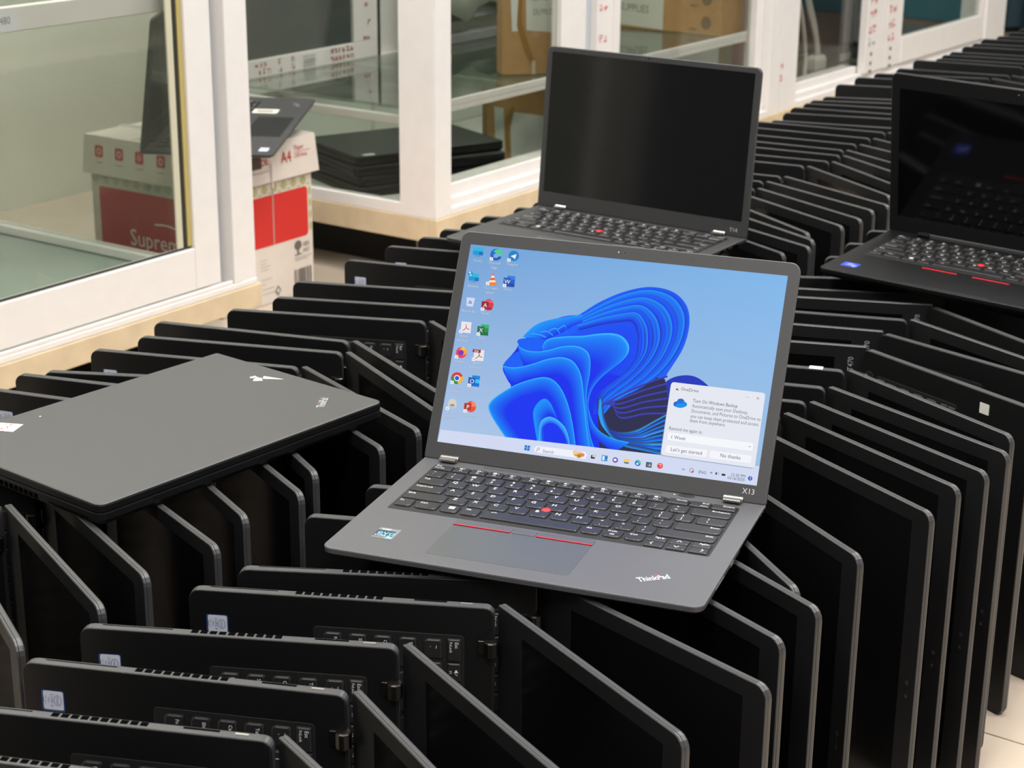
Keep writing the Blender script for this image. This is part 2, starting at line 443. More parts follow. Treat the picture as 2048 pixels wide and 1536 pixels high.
def joined_keys(keys, z=.0003, m=KEY):
    mb = MB()
    for lab, x, y, wd, d, fl in keys:
        me = key_mesh(wd, d, flat=fl)
        mb.add([(v.co.x + x, v.co.y + y, v.co.z + z) for v in me.vertices], [tuple(p.vertices) for p in me.polygons])
        bpy.data.meshes.remove(me)
    return mb.mesh('keyboard', m)

def disc_mesh(name, r, h, m, n=20, ry=None, dome=0.0):
    ry = ry or r
    rg = lambda q, z: [(r * q * math.cos(2 * math.pi * k / n), ry * q * math.sin(2 * math.pi * k / n), z) for k in range(n)]
    V, F = loft([rg(1, 0), rg(1, h * .7), rg(.8, h), rg(.4, h + dome)] if dome else [rg(1, 0), rg(1, h), rg(.96, h + .0001)])
    return pymesh(name, V, F, m)

def hinge_mesh(w=.018, d=.011, r=.0042):
    """barrel hinge along x with a flat tongue"""
    n = 10; rings = [[(x, r * math.cos(2 * math.pi * k / n), r * .9 + r * math.sin(2 * math.pi * k / n) - .004) for k in range(n)] for x in (0, .0008, w - .0008, w)]
    for i in (0, 3): rings[i] = [(p[0], p[1] * .85, (p[2]) * .85) for p in rings[i]]
    V, F = loft(rings); mb = MB().add(V, F); mb.bevbox(.0006, -d, -.0012, w - .0006, 0, .0012, .0004)
    return mb

# ------------------------------------------------------------------ standing laptops (open, on edge)
SW_, SD_, ST_, SL_ = .3366, .2325, .0128, .2290
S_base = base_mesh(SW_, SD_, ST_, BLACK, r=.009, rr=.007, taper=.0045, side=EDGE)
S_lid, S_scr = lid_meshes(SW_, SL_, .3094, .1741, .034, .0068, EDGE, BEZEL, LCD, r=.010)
S_krows = [(.1975, .0108), (.1795, .0146), (.1603, .0146), (.1411, .0146), (.1222, .0146), (.1030, .0146)]
S_keys = keyboard(.0258, .0190, S_krows, .0030)
S_all = joined_keys(S_keys)
NEARX = .0258 + .0190 * 3.1
S_rest = joined_keys([k for k in S_keys if k[1] > NEARX])
S_well = slab('keyboard_well', .0235, .0955, SW_ - .0235, .2105, [(0, 0), (.0002, .0004)], .003, KEYWELL, 3)
S_pad = slab('touchpad', .115, .012, .215, .072, [(-.0001, 0), (.0002, .0006)], .002, BEZEL, 3)
S_hinge = hinge_mesh(.0125, .010, .0056).mesh('hinge', HINGE)
S_cam = Canvas(z=.0002)
S_cam.poly(rrect(SW_ / 2 - .013, SL_ - .0140, SW_ / 2 + .013, SL_ - .0068, .0035, 5), (.004, .004, .0045)).disc(SW_ / 2 - .0065, SL_ - .0104, .0022, .0022, (.03, .03, .035)).disc(SW_ / 2 + .0065, SL_ - .0104, .0026, .0026, (.012, .012, .014)).disc(SW_ / 2 + .0065, SL_ - .0104, .0012, .0012, (.05, .05, .06))
S_cam = S_cam.mesh('webcam', PRINT)
S_slot = MB().box(-.00025, 0, -.0078, .003, .0050, -.0034).mesh('vent_slot', HOLE)
S_port = MB().box(-.00025, 0, -.0074, .003, .0245, -.0056).mesh('port', HOLE)
S_usbc = MB().box(-.00030, 0, -.0070, .003, .0090, -.0048).mesh('port', CHROME)
S_card = MB().box(-.00020, 0, -.0070, .003, .0520, -.0062).mesh('card_slot', HOLE)

def cpu_sticker(gen='8th Gen'):
    c = Canvas(z=.00012); bl = srgb(58, 96, 160)
    c.rect(0, 0, .0162, .0168, srgb(40, 74, 132), .0015)
    c.rect(.0006, .0012, .0150, .0160, srgb(206, 208, 220), .0014)
    c.rect(.0055, .0004, .0095, .0015, srgb(40, 74, 132))
    c.ring(.0078, .0118, .0042, .0028, .0004, bl); c.text('intel', .0078, .0107, .0034, bl, 'CENTER')
    c.text('CORE i5', .0078, .0066, .0030, bl, 'CENTER', sx=.95); c.text('vPro', .0078, .0044, .0023, bl, 'CENTER'); c.text(gen, .0078, .0022, .0021, srgb(130, 140, 170), 'CENTER')
    return c.mesh('processor_sticker', PRINT)
STK8 = cpu_sticker('8th Gen'); STK7 = cpu_sticker('7th Gen')
STKC = Canvas(z=.00012).rect(0, 0, .0170, .0170, srgb(20, 120, 200), .0012).rect(.002, .003, .015, .014, srgb(60, 160, 225), .001).mesh('processor_sticker', PRINT)
LOGO_S = Canvas(z=.00012).text('ThinkPad', 0, 0, .0105, (.42, .42, .44), sx=.62).mesh('logo', PRINT)

MB_N = Matrix(((0, 1, 0, -SD_), (0, 0, -1, 0), (-1, 0, 0, SW_), (0, 0, 0, 1)))
MB_R = Matrix(((0, 1, 0, -SD_), (0, 0, 1, 0), (1, 0, 0, 0), (0, 0, 0, 1)))

def standing(q, yb, yl, label, group, rev=False, near=0, stick=None, name='standing_laptop', model=None, keys=True, dz=0.0):
    """q hinge point on the floor, yb yaw palm->hinge, yl yaw hinge->lid end (degrees)"""
    root = empty(name, Matrix.Translation((q[0], q[1], dz)) @ Matrix.Rotation(rad(yb), 4, 'Z'))
    tag(root, label, 'laptop', group)
    Mb = MB_R if rev else MB_N
    R3 = Mb.copy(); R3.translation = (0, 0, SW_ if not rev else 0)
    Ml = Matrix.Translation((.002, -.008 if rev else .008, 0)) @ Matrix.Rotation(rad(yl - yb), 4, 'Z') @ R3
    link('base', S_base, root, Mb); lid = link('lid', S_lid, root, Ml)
    link('screen', S_scr, lid); link('webcam', S_cam, lid)
    for hx in (.0255, SW_ - .038): link('hinge', S_hinge, root, Mb @ Matrix.Translation((hx, SD_ - .0015, .001)))
    if keys:
        link('keyboard_well', S_well, root, Mb)
        k = link('keyboard', S_rest if near else S_all, root, Mb); k['kind'] = 'stuff'
    if near:
        put_keys(root, S_keys, Mb, pick=lambda k: k[1] <= NEARX)
        link('touchpad', S_pad, root, Mb)
    if near or (stick and not rev):
        if near > 1:
            for i in range(10): link('vent_slot', S_slot, root, Mb @ Matrix.Translation((0, .082 + .0068 * i, 0)))
            link('port', S_port, root, Mb @ Matrix.Translation((0, .172, 0))); link('port', S_usbc, root, Mb @ Matrix.Translation((0, .207, 0)))
            link('card_slot', S_card, root, Mb @ Matrix.Translation((0, .016, 0)))
    if stick: link('processor_sticker', stick, root, Mb @ Matrix.Translation((.0365, .0135, 0)) @ Matrix.Rotation(rad(0), 4, 'Z') @ Matrix.Translation((-.0170, 0, 0)))
    if model: link('model_mark', Canvas(z=.00015).text(model, SW_ - .012, .014, .0085, (.40, .40, .42), 'RIGHT', sx=.9).mesh('model_mark', PRINT), lid)
    if rev:
        link('power_button', POWER, root, Mb @ Matrix.Translation((SW_ - .028, .2205, 0)))
        link('logo', LOGO_S, root, Mb @ Matrix.Translation((SW_ - .082, .030, 0)) @ Matrix.Rotation(rad(36), 4, 'Z'))
    return root
POWER = Canvas(z=.0002).disc(0, 0, .0062, .0062, (.006, .006, .006)).ring(0, 0, .0062, .0062, .0006, (.06, .06, .06)).disc(0, 0, .0015, .0015, (.10, .10, .10)).mesh('power_button', PRINT)

ORD = ['first', 'second', 'third', 'fourth', 'fifth', 'sixth', 'seventh', 'eighth', 'ninth', 'tenth', 'eleventh', 'twelfth', 'thirteenth', 'fourteenth', 'fifteenth', 'sixteenth', 'seventeenth', 'eighteenth', 'nineteenth', 'twentieth']
def nth(i):
    if i < 20: return ORD[i]
    tens = {2: 'twenty', 3: 'thirty', 4: 'forty', 5: 'fifty', 6: 'sixty'}[(i + 1) // 10]; o = (i + 1) % 10
    return tens + '-' + ORD[o - 1] if o else {2: 'twentieth', 3: 'thirtieth', 4: 'fortieth', 5: 'fiftieth', 6: 'sixtieth'}[(i + 1) // 10]

# front row, nearest first: (Qx, Qy, base yaw, lid yaw, options)
ROW_A = [
 (-.190, .953, -12, -58, dict(near=2, stick=STK8)), (-.151, 1.008, -10.6, -56, dict(near=2, stick=STK8)), (-.109, 1.069, -11.1, -61, dict(near=2, stick=STK7)),
 (-.079, 1.138, -7.2, -58.7, dict(near=2, stick=STK7)), (-.012, 1.203, -7.3, -58.4, dict(near=2, stick=STK8)), (.0206, 1.2487, -5, -49, dict(near=2, stick=STK8)),
 (.058, 1.3336, -10, -55.1, dict(near=1)), (.1014, 1.3917, -12, -58, dict(near=1)), (.1404, 1.4493, -12, -72, {}), (.1745, 1.5006, -13, -65.3, {}), (.2304, 1.579, -14, -59.6, {}),
 (.258, 1.632, -15, -57.2, {}), (.288, 1.666, -16, -56.2, {}), (.314, 1.711, -16, -54.5, {}), (.343, 1.766, -15, -58.6, dict(tab=1)),
 (.377, 1.845, 124, 167, dict(rev=True, model='T470', white=1)), (.406, 1.902, 131, 165, dict(rev=True, model='T470')), (.446, 1.951, -14, -57, {}), (.483, 2.010, 118, 169, dict(rev=True, model='T470')),
 (.514, 2.045, 127, 170, dict(rev=True)), (.545, 2.116, -5, -57, {}), (.629, 2.200, -8, -57, {}), (.665, 2.262, -10, -57, {}), (.705, 2.325, -12, -57, {})]
n_a = len(ROW_A)
for i, (x, y, yb, yl, op) in enumerate(ROW_A):
    op = dict(op); wt = op.pop('white', 0); tb = op.pop('tab', 0)
    if op.get('rev'): lab = 'reversed black laptop standing on edge, %s from the front of the near row' % nth(i)
    else: lab = 'open black laptop standing on edge, %s from the front of the near row' % nth(i)
    o = standing((x, y), yb, yl, lab, 'laptops standing on edge in the near row', **op)
    if wt: link('white_tab', MB().box(0, 0, 0, .011, .012, .0004).mesh('white_tab', PAPER), o, MB_R @ Matrix.Translation((SW_ - .022, .054, .0001)))
    if tb: link('white_tab', MB().box(-.0003, 0, -.010, .003, .014, -.001).mesh('white_tab', PAPER), o, MB_N @ Matrix.Translation((0, .196, 0)))

def fromS(sx, sy, yb, yl, **op): return (sx - .002, sy - .008, yb, yl, op)
def fromP(px, py, yb, yl=-58, **op): return (px + SD_ * math.cos(rad(yb)), py + SD_ * math.sin(rad(yb)), yb, yl, op)
ROW_B = [fromS(-.457, 1.342, -14, -62), fromS(-.426, 1.394, -14, -58), fromS(-.409, 1.445, -14, -56.3), fromS(-.370, 1.495, -14, -54.4), fromS(-.341, 1.567, -15, -59),
 fromS(-.300, 1.619, -19, -59.4, stick=STK8), fromS(-.281, 1.674, -17, -62.8, stick=STK8), fromS(-.246, 1.723, -7, -56.8), (-.222, 1.761, -14.1, -55.6, dict(near=1, stick=STK8)),
 (-.181, 1.812, -13.3, -61.4, dict(near=1, stick=STK8)), (-.178, 1.852, -17.2, -59.9, dict(near=1, stick=STK8)), (-.098, 1.928, -10.8, -61.4, dict(near=1)),
 (-.053, 1.980, -10.8, -60, {}), (-.038, 2.045, -11.9, -60, {}), (.007, 2.121, -19, -60, dict(stick=STK8)), (.057, 2.204, -15.8, -60, dict(stick=STK8)), (.098, 2.256, -15, -60, {}), (.125, 2.300, -15, -60, {}), (.152, 2.340, -15, -60, {}),
 (.178, 2.377, -15, -60, {}), (.225, 2.434, -14, -59, {}), (.250, 2.461, -16, -55, {}), (.276, 2.508, -12, -59.5, {}),
 fromS(.296, 2.564, -17, -65), fromS(.331, 2.596, -19, -60), fromS(.359, 2.635, -20, -58.6), fromS(.378, 2.683, -22, -56.3), fromS(.410, 2.720, -24, -57.5), fromS(.457, 2.799, -25, -67), fromS(.502, 2.836, -24.3, -69), fromS(.528, 2.884, -26, -66), fromS(.541, 2.928, -27, -61), fromS(.571, 2.977, -26, -57), fromS(.604, 3.031, -26, -59),
 (.638, 3.077, -24.3, -58, {}), fromP(.455, 3.186, -18, stick=STKC), fromP(.488, 3.261, -15.7), fromP(.510, 3.319, -19.7), fromP(.540, 3.363, -16.2), fromP(.558, 3.396, -10), fromP(.588, 3.437, -12),
 fromP(.638, 3.584, -14), fromP(.692, 3.674, -14), fromP(.741, 3.728, -14), fromP(.801, 3.797, -22), fromP(.862, 3.918, -24, stick=STK8), fromP(.914, 3.940, -20), fromP(.940, 3.995, -20), fromP(.968, 4.042, -20), fromP(1.017, 4.129, -20), fromP(1.051, 4.179, -20), fromP(1.091, 4.255, -20), fromP(1.139, 4.304, -20), fromP(1.185, 4.375, -20), fromP(1.226, 4.435, -20), fromP(1.268, 4.500, -20)]
for i, (x, y, yb, yl, op) in enumerate(ROW_B):
    lab = 'open black laptop standing on edge beside the cabinets, %s from the front of that row' % nth(i)
    standing((x, y), yb, yl, lab, 'laptops standing on edge along the cabinets', **op)

# ------------------------------------------------------------------ open laptops lying on top of the rows
def lying(name, label, o, yaw, tx, ty, lid, W, D, th, L, sw, sh, lb, shell, bezel, lcd, krows, kx, ku, kgap, hinges, hm, keycol=KEY, legends=True):
    M = Matrix.Translation(o) @ Matrix.Rotation(yaw, 4, 'Z') @ Matrix.Rotation(tx, 4, 'X') @ Matrix.Rotation(ty, 4, 'Y')
    root = empty(name, M); tag(root, label, 'laptop')
    link('base', base_mesh(W, D, th, shell, r=.009, rr=.006, side=BLACK, slim=True), root)
    lm, sm = lid_meshes(W, L, sw, sh, lb, .0062, shell, bezel, lcd, r=.008)
    lo = link('lid', lm, root, Matrix.Translation((0, D - .008, .0004)) @ Matrix.Rotation(lid, 4, 'X'))
    link('screen', sm, lo)
    for hx in hinges: link('hinge', hinge_mesh(.0165, .0075, .0032).mesh('hinge', hm), root, Matrix.Translation((hx, D - .0085, .0030)))
    y0 = krows[-1][0] - .0065; y1 = krows[0][0] + krows[0][1] + .0015
    link('keyboard_well', slab('keyboard_well', kx - .0010, y0, kx + ku * 15 + .0010, y1, [(-.0001, 0), (.0002, .0003)], .002, KEYWELL, 3), root)
    keys = keyboard(kx, ku, krows, kgap)
    put_keys(root, keys, Matrix.Identity(4), legends=legends, m=keycol)
    return root, lo, M

# ---- the lit grey laptop in the middle
XW, XD = .3058, .2170
XR = [(.1832, .0108), (.1655, .0148), (.1485, .0148), (.1315, .0148), (.1145, .0148), (.0975, .0148)]
x13, x13lid, XM = lying('lit_laptop', 'grey open laptop with blue lit desktop screen, on top of the near row', (-.1482, 1.2869, .3482), -.3477, -.004, 0, 1.106,
    XW, XD, .0112, .2058, .2865, .1791, .015, GREY, GREYBZ, mat('lit_lcd_base', (.004, .004, .005), .3), XR, .0172, .01797, .0024, (.0165, .2705), SILVER)
link('trackpoint', disc_mesh('trackpoint', .0040, .0022, RED, 20, dome=.0004), x13, Matrix.Translation((.1411, .1300, .0003)))
link('touchpad', slab('touchpad', .0800, .0178, .1972, .0775, [(-.0001, 0), (.0002, .0003)], .0025, GREYD, 3), x13)
for a, b in ((.0800, .1288), (.1296, .1490), (.1498, .1972)):
    link('click_button', slab('click_button', a, .0782, b, .0885, [(-.0001, 0), (.0005, .0002), (.0007, .0008)], .0012, mat('grey_button', (.075, .076, .082), .42), 3), x13)
for a, b in ((.0802, .1286), (.1500, .1970)):
    link('red_stripe', MB().bevbox(a, .0777, .0002, b, .0789, .0010, .0002).mesh('red_stripe', REDLINE), x13)
c = Canvas(z=.00012)
c.rect(.0285, .0325, .0465, .0520, srgb(118, 124, 126)).rect(.0285, .0372, .0440, .0475, srgb(34, 58, 74)).poly([(.0285, .0350), (.0405, .0350), (.0440, .0372), (.0285, .0372)], srgb(44, 52, 58))
c.text('intel', .0310, .0484, .0042, WH).text('evo', .0300, .0395, .0100, srgb(110, 200, 255), sx=1.05).text('CORE i5', .0292, .0360, .0040, WH, sx=.95).rect(.0400, .0325, .0455, .0358, srgb(120, 215, 245))
c.obj('processor_sticker', PRINT, x13)
c = Canvas(z=.00012); dk = srgb(26, 26, 46)
for dx, dy, cl in ((.0006, -.0005, dk), (.00025, -.0001, srgb(206, 208, 224)), (0, 0, srgb(206, 208, 224)), (-.0002, .0002, srgb(206, 208, 224))):
    c.text('ThinkPad', .2500 + dx, .0270 + dy, .0108, cl, rot=rad(36), sx=.63)
c.disc(.2588, .0424, .0014, .0014, srgb(235, 40, 40))
c.obj('logo', PRINT, x13)
c = Canvas(z=.00012)
c.disc(.2391, .2060, .0075, .0036, (.022, .022, .024), 28).disc(.2290, .2052, .0007, .0007, (1, 1, 1), 10)
c.obj('power_button', PRINT, x13)
gm = MB(); gx = .0585
while gx < .2170: gm.box(gx, .2026, .0000, gx + .0010, .2068, .00012); gx += .0022
gm.obj('speaker_grille', mat('grille_hole', (.045, .045, .048), .6), x13)
for i in range(12): MB().box(XW - .003, .118 + i * .0062, -.0044, XW + .00025, .118 + i * .0062 + .0042, -.0016).obj('vent_slot', HOLE, x13)
MB().box(XW - .003, .086, -.0044, XW + .0003, .097, -.0018).obj('port', CHROME, x13)
MB().box(XW - .003, .040, -.0034, XW + .0003, .066, -.0026).obj('card_slot', CHROME, x13)
for y in (.196, .204): MB().box(XW - .003, y, -.0042, XW + .0003, y + .003, -.0020).obj('port', HOLE, x13)
c = Canvas(z=.00012)
c.text('X13', .2955, .0072, .0066, srgb(205, 205, 205), 'RIGHT', sx=.95); c.obj('model_mark', PRINT, x13lid)
c = Canvas(z=.00012); cx = XW / 2
c.ring(cx, .2000, .0022, .0022, .0004, (.09, .09, .10)).disc(cx, .2000, .0012, .0012, (.02, .02, .03)).ring(cx + .0056, .2000, .0024, .0024, .0004, (.06, .06, .065)).disc(cx - .0062, .2000, .0006, .0006, (1, 1, 1), 8)
for q in (-.045, .040, .060): c.disc(cx + q, .2000, .0005, .0005, (.01, .01, .01), 8)
c.obj('webcam', PRINT, x13lid)
MB().bevbox(cx - .014, .2030, -.0058, cx + .016, .2066, -.0004, .001).obj('camera_bar', GREY, x13lid)

# ---- what the lit screen shows, laid out on the panel in millimetre coordinates through a plane map
def homog(src, dst):
    A = []
    for (x, y), (u, v) in zip(src, dst):
        A.append([x, y, 1, 0, 0, 0, -u * x, -u * y, -u]); A.append([0, 0, 0, x, y, 1, -v * x, -v * y, -v])
    h = np.linalg.svd(np.array(A))[2][-1].reshape(3, 3)
    return lambda x, y: tuple((h @ np.array([x, y, 1.0]))[:2] / (h @ np.array([x, y, 1.0]))[2])
PX0, PW, PH, PB = (XW - .2865) / 2, .2865, .1791, .015
scr = homog([(941, 490.3), (1574.3, 552), (1513.6, 972.9), (877.6, 886)], [(PX0, PB + PH), (PX0 + PW, PB + PH), (PX0 + PW, PB), (PX0, PB)])
TB = .0108                                        # task bar height
c = Canvas(z=-.00048)
g0, g1, g2, g3 = srgb(112, 160, 214), srgb(126, 180, 232), srgb(172, 196, 230), srgb(160, 192, 226)
xs = [PX0 + PW * k / 12 for k in range(13)]
def bg(u, v):
    a = [g0[k] + (g1[k] - g0[k]) * u for k in range(3)]; b = [g2[k] + (g3[k] - g2[k]) * u for k in range(3)]
    return tuple(b[k] + (a[k] - b[k]) * v for k in range(3))
for i in range(12):
    for j in range(8):
        q = []; cc = []
        for di, dj in ((0, 0), (1, 0), (1, 1), (0, 1)):
            u_, v_ = (i + di) / 12, (j + dj) / 8; q.append(c.pt(PX0 + PW * u_, PB + PH * v_)); cc.append(bg(u_, v_))
        c.face(q, cc)
c.obj('wallpaper', SCREEN, x13lid)

def smooth_line(P, n=10):
    P = [np.array(p, float) for p in P]; out = []
    for i in range(len(P) - 1):
        p0, p1, p2, p3 = P[max(i - 1, 0)], P[i], P[i + 1], P[min(i + 2, len(P) - 1)]
        for k in range(n):
            t = k / n; out.append(tuple(.5 * ((2 * p1) + (p2 - p0) * t + (2 * p0 - 5 * p1 + 4 * p2 - p3) * t * t + (3 * p1 - p0 - 3 * p2 + p3) * t ** 3)))
    out.append(tuple(P[-1])); return out
def z2(P): return [(860 + x / 5.12, 660 + y / 5.12) for x, y in P]
b = Canvas(scr, z=-.00044, dz=1.5e-6)
deep, mid, lite, cyan, dark = srgb(0, 40, 235), srgb(0, 92, 245), srgb(0, 150, 250), srgb(60, 190, 255), srgb(24, 26, 70)
clipy = lambda P: P
# back petals: right fan and dark heart
b.poly(smooth_line([(1014, 879), (989, 842), (979, 820), (983, 806), (1000, 792), (1023, 777), (1015, 760), (1007, 735), (1030, 705), (1040, 690), (1060, 672), (1110, 640), (1160, 632), (1220, 640), (1260, 720), (1235, 790), (1215, 850), (1240, 905), (1240, 908), (1153, 897), (1014, 880)], 4), deep)
OUT = smooth_line([(1060, 690), (1100, 650), (1148, 636), (1200, 605), (1250, 584), (1300, 575), (1345, 585), (1372, 612), (1378, 650), (1366, 697), (1337, 745), (1320, 772)])
b.strip(OUT, [(1180, 740)] * len(OUT), mid, deep, 5)
LOBE = smooth_line([(1318, 775), (1345, 757), (1375, 752), (1400, 760), (1425, 785), (1440, 830), (1430, 900), (1380, 928), (1300, 920), (1220, 912)])
b.strip(LOBE, [(1215, 850)] * len(LOBE), srgb(20, 50, 190), srgb(28, 34, 84), 5)
b.poly([(1195, 800), (1260, 745), (1330, 760), (1340, 830), (1336, 918), (1200, 905)], srgb(34, 36, 74))
for k in range(13):                                # nested folds of the fan
    t = k / 12
    A = smooth_line([(1150 + 4 * t, 640 + 16 * t), (1205 - 4 * t, 606 + 38 * t), (1255 - 14 * t, 584 + 54 * t), (1302 - 34 * t, 576 + 62 * t), (1346 - 66 * t, 587 + 76 * t), (1372 - 92 * t, 616 + 74 * t), (1376 - 102 * t, 652 + 66 * t), (1362 - 110 * t, 697 + 50 * t), (1330 - 110 * t, 742 + 30 * t), (1282 - 82 * t, 778 + 10 * t), (1236 - 46 * t, 802 + 6 * t), (1208 - 20 * t, 832)])
    B = [(x + (1215 - x) * .085, y + (735 - y) * .085) for x, y in A]
    b.strip(A, B, [mid, lite, srgb(0, 120, 250)][k % 3], deep if k % 2 else srgb(8, 30, 190), 4, .7)
for k in range(9):                                 # lower fan sweeping to the right
    t = k / 8
    A = smooth_line([(1200 + 3 * t, 800 + 10 * t), (1198 + 8 * t, 830 + 12 * t), (1208 + 14 * t, 858 + 18 * t), (1232 + 16 * t, 872 + 22 * t), (1268 + 14 * t, 868 + 34 * t), (1310, 846 + 62 * t), (1345, 826 + 90 * t)])
    B = [(x + 4, y - 7) for x, y in A]
    b.strip(A, B, cyan if k % 3 == 0 else lite, srgb(6, 50, 205) if k % 2 else srgb(30, 36, 90), 4, .6)
for k in range(6):                                 # violet streaks in the dark heart
    A = smooth_line([(1204 + 4 * k, 812 - 3 * k), (1240, 790 + 9 * k), (1290, 768 + 12 * k), (1335, 752 + 15 * k)])
    b.strip(A, [(x, y + 4) for x, y in A], srgb(62, 66, 200), srgb(36, 40, 120), 2)
ribs = [
 ([(1150, 190), (1180, 130), (1240, 95), (1400, 75), (1560, 70), (1700, 50), (1850, 42), (1960, 70), (2030, 150), (2030, 240), (1960, 330), (1820, 440), (1700, 560), (1640, 680), (1630, 820), (1700, 1000), (1850, 1110), (2048, 1160)],
  [(1160, 300), (1220, 300), (1290, 290), (1430, 280), (1560, 300), (1640, 330), (1690, 360), (1720, 380), (1730, 410), (1720, 440), (1690, 480), (1650, 540), (1620, 620), (1600, 720), (1600, 850), (1640, 1030), (1760, 1170), (1900, 1260)]),
 ([(895, 130), (930, 190), (1050, 230), (1200, 220), (1350, 180), (1500, 175), (1600, 220), (1640, 300), (1640, 450), (1610, 640), (1610, 850), (1650, 1100), (1700, 1240)],
  [(930, 290), (960, 350), (1050, 370), (1200, 350), (1340, 330), (1440, 340), (1500, 380), (1540, 450), (1550, 560), (1560, 700), (1560, 880), (1580, 1100), (1610, 1235)]),
 ([(750, 378), (850, 395), (950, 385), (1080, 350), (1200, 310), (1340, 290), (1450, 320), (1520, 400), (1560, 520), (1580, 700), (1600, 900), (1620, 1060), (1650, 1232)],
  [(800, 520), (880, 560), (980, 520), (1080, 500), (1180, 480), (1290, 470), (1370, 500), (1420, 560), (1450, 660), (1470, 800), (1490, 950), (1500, 1090), (1520, 1222)]),
 ([(790, 1122), (660, 930), (610, 820), (620, 760), (690, 690), (850, 590), (1000, 530), (1160, 495), (1260, 520), (1340, 600), (1400, 720), (1440, 850), (1480, 1050), (1500, 1212)],
  [(960, 1140), (860, 1000), (800, 900), (800, 830), (850, 770), (940, 710), (1040, 680), (1150, 660), (1220, 690), (1270, 760), (1310, 850), (1340, 940), (1370, 1080), (1390, 1195)]),
]
fills = [([(1150, 190), (1050, 120), (960, 90), (895, 130)], None)]
# left-hand loops behind the lobes
b.poly(z2(smooth_line([(895, 130), (920, 105), (1000, 95), (1100, 110), (1190, 120), (1260, 60), (1420, 10), (1490, -60), (1480, 40), (1300, 90), (1160, 150), (1140, 215), (1050, 230), (930, 190)])), mid)
b.strip(z2(smooth_line([(950, 85), (1030, 0), (1120, -60), (1250, -100), (1420, -130), (1560, -150)])), z2(smooth_line([(1180, 110), (1240, 90), (1300, 60), (1380, 20), (1460, -30), (1560, -70)])), lite, deep, 5)
for k in range(4):
    A = z2(smooth_line([(1040 + 90 * k, 50 - 14 * k), (1110 + 90 * k, 60 - 30 * k), (1190 + 70 * k, 90 - 20 * k)])); b.strip(A, [(x, y - 3) for x, y in A], cyan, mid, 2)
b.poly(z2(smooth_line([(750, 378), (800, 310), (915, 235), (960, 370), (860, 395)])), mid)
for E_, I_ in ribs:
    A = z2(smooth_line(E_, 8)); B = z2(smooth_line(I_, 8))
    b.strip(A, B, lite, deep, 6, .55)
    C_ = [(p[0] + (q[0] - p[0]) * .07, p[1] + (q[1] - p[1]) * .07) for p, q in zip(A, B)]
    b.strip(A, C_, cyan, lite, 2)
# dark hollow and inner bud of the lowest lobe
b.poly(z2(smooth_line(ribs[3][1], 6) + [(1390, 1195), (960, 1140)]), srgb(0, 46, 240))
b.strip(z2(smooth_line([(1110, 1165), (1080, 1000), (1065, 850), (1110, 760), (1180, 715), (1240, 760), (1290, 870)])), z2(smooth_line([(1190, 1170), (1180, 1040), (1180, 940), (1200, 900), (1230, 880), (1270, 890), (1320, 940)])), lite, deep, 5)
b.strip(z2(smooth_line([(1120, 1165), (1130, 1000), (1160, 930), (1230, 900), (1310, 930), (1390, 1010), (1430, 1120), (1440, 1205)])), z2(smooth_line([(1170, 1170), (1160, 1040), (1190, 990), (1240, 970), (1300, 990), (1360, 1060), (1400, 1140), (1420, 1203)])), cyan, deep, 4)
b.obj('wallpaper_flower', SCREEN, x13lid)

# task bar
t = Canvas(scr, z=-.00024, dz=1.5e-6)
t.poly([(884.5, 862), (1519.5, 934), (1513.4, 972.7), (877.8, 885.8)], srgb(208, 216, 240))
wn = srgb(20, 120, 215)
for i in (0, 1):
    for j in (0, 1): t.poly([(1052 + i * 5.7 - j * .8, 892.5 + i * .7 + j * 5.4), (1057 + i * 5.7 - j * .8, 893.1 + i * .7 + j * 5.4), (1056.3 + i * 5.7 - j * .8, 898 + i * .7 + j * 5.4), (1051.3 + i * 5.7 - j * .8, 897.4 + i * .7 + j * 5.4)], wn)
t.poly([(1075, 894), (1172, 906), (1176, 912), (1172, 920), (1073, 907), (1070, 900)], srgb(238, 240, 250))
t.ring(1079, 900, 2.6, 2.6, .8, srgb(60, 60, 70)).line([(1077, 902.5), (1074.5, 905.5)], .9, srgb(60, 60, 70))
dec = lambda x, y: scr(x, y)
for (x, y, cl) in ((1154, 911, (232, 160, 90)), (1160, 909, (240, 190, 130)), (1166, 912, (225, 140, 70)), (1160, 914, (190, 130, 40)), (1152, 907, (240, 200, 150))): t.disc(x, y, 5, 4, srgb(*cl), 12)
t.poly([(1184, 912), (1192, 913), (1191, 920), (1183, 919)], srgb(40, 44, 50)).poly([(1187, 910), (1195, 911), (1194, 917), (1186, 916)], srgb(200, 204, 212))
t.poly([(1205.5, 912), (1217.5, 913.5), (1216, 925), (1204, 923.5)], srgb(70, 150, 210)).poly([(1207, 914), (1211, 914.5), (1210, 922.5), (1206, 922)], srgb(230, 240, 250)).poly([(1212, 915), (1216, 915.5), (1215.4, 919.5), (1211.5, 919)], srgb(40, 100, 200))
t.disc(1232, 922, 5.6, 5.6, srgb(110, 88, 180), 16).disc(1231.7, 921.7, 3, 2.6, srgb(240, 238, 250), 12)
t.poly([(1249, 919), (1261, 920.5), (1260, 928), (1248, 926.5)], srgb(245, 205, 90)).poly([(1250, 925.5), (1259, 926.8), (1258.6, 929.8), (1249.5, 928.6)], srgb(50, 110, 190))
t.disc(1277, 928, 6, 6, srgb(30, 110, 190), 16).disc(1278.5, 927, 4.2, 4.0, srgb(80, 200, 150), 14, 200, 420).disc(1276, 929.5, 2.4, 2.2, srgb(200, 235, 245), 10)
t.poly([(1293.5, 925.5), (1305, 927), (1304, 937.5), (1292.5, 936)], srgb(40, 80, 120))
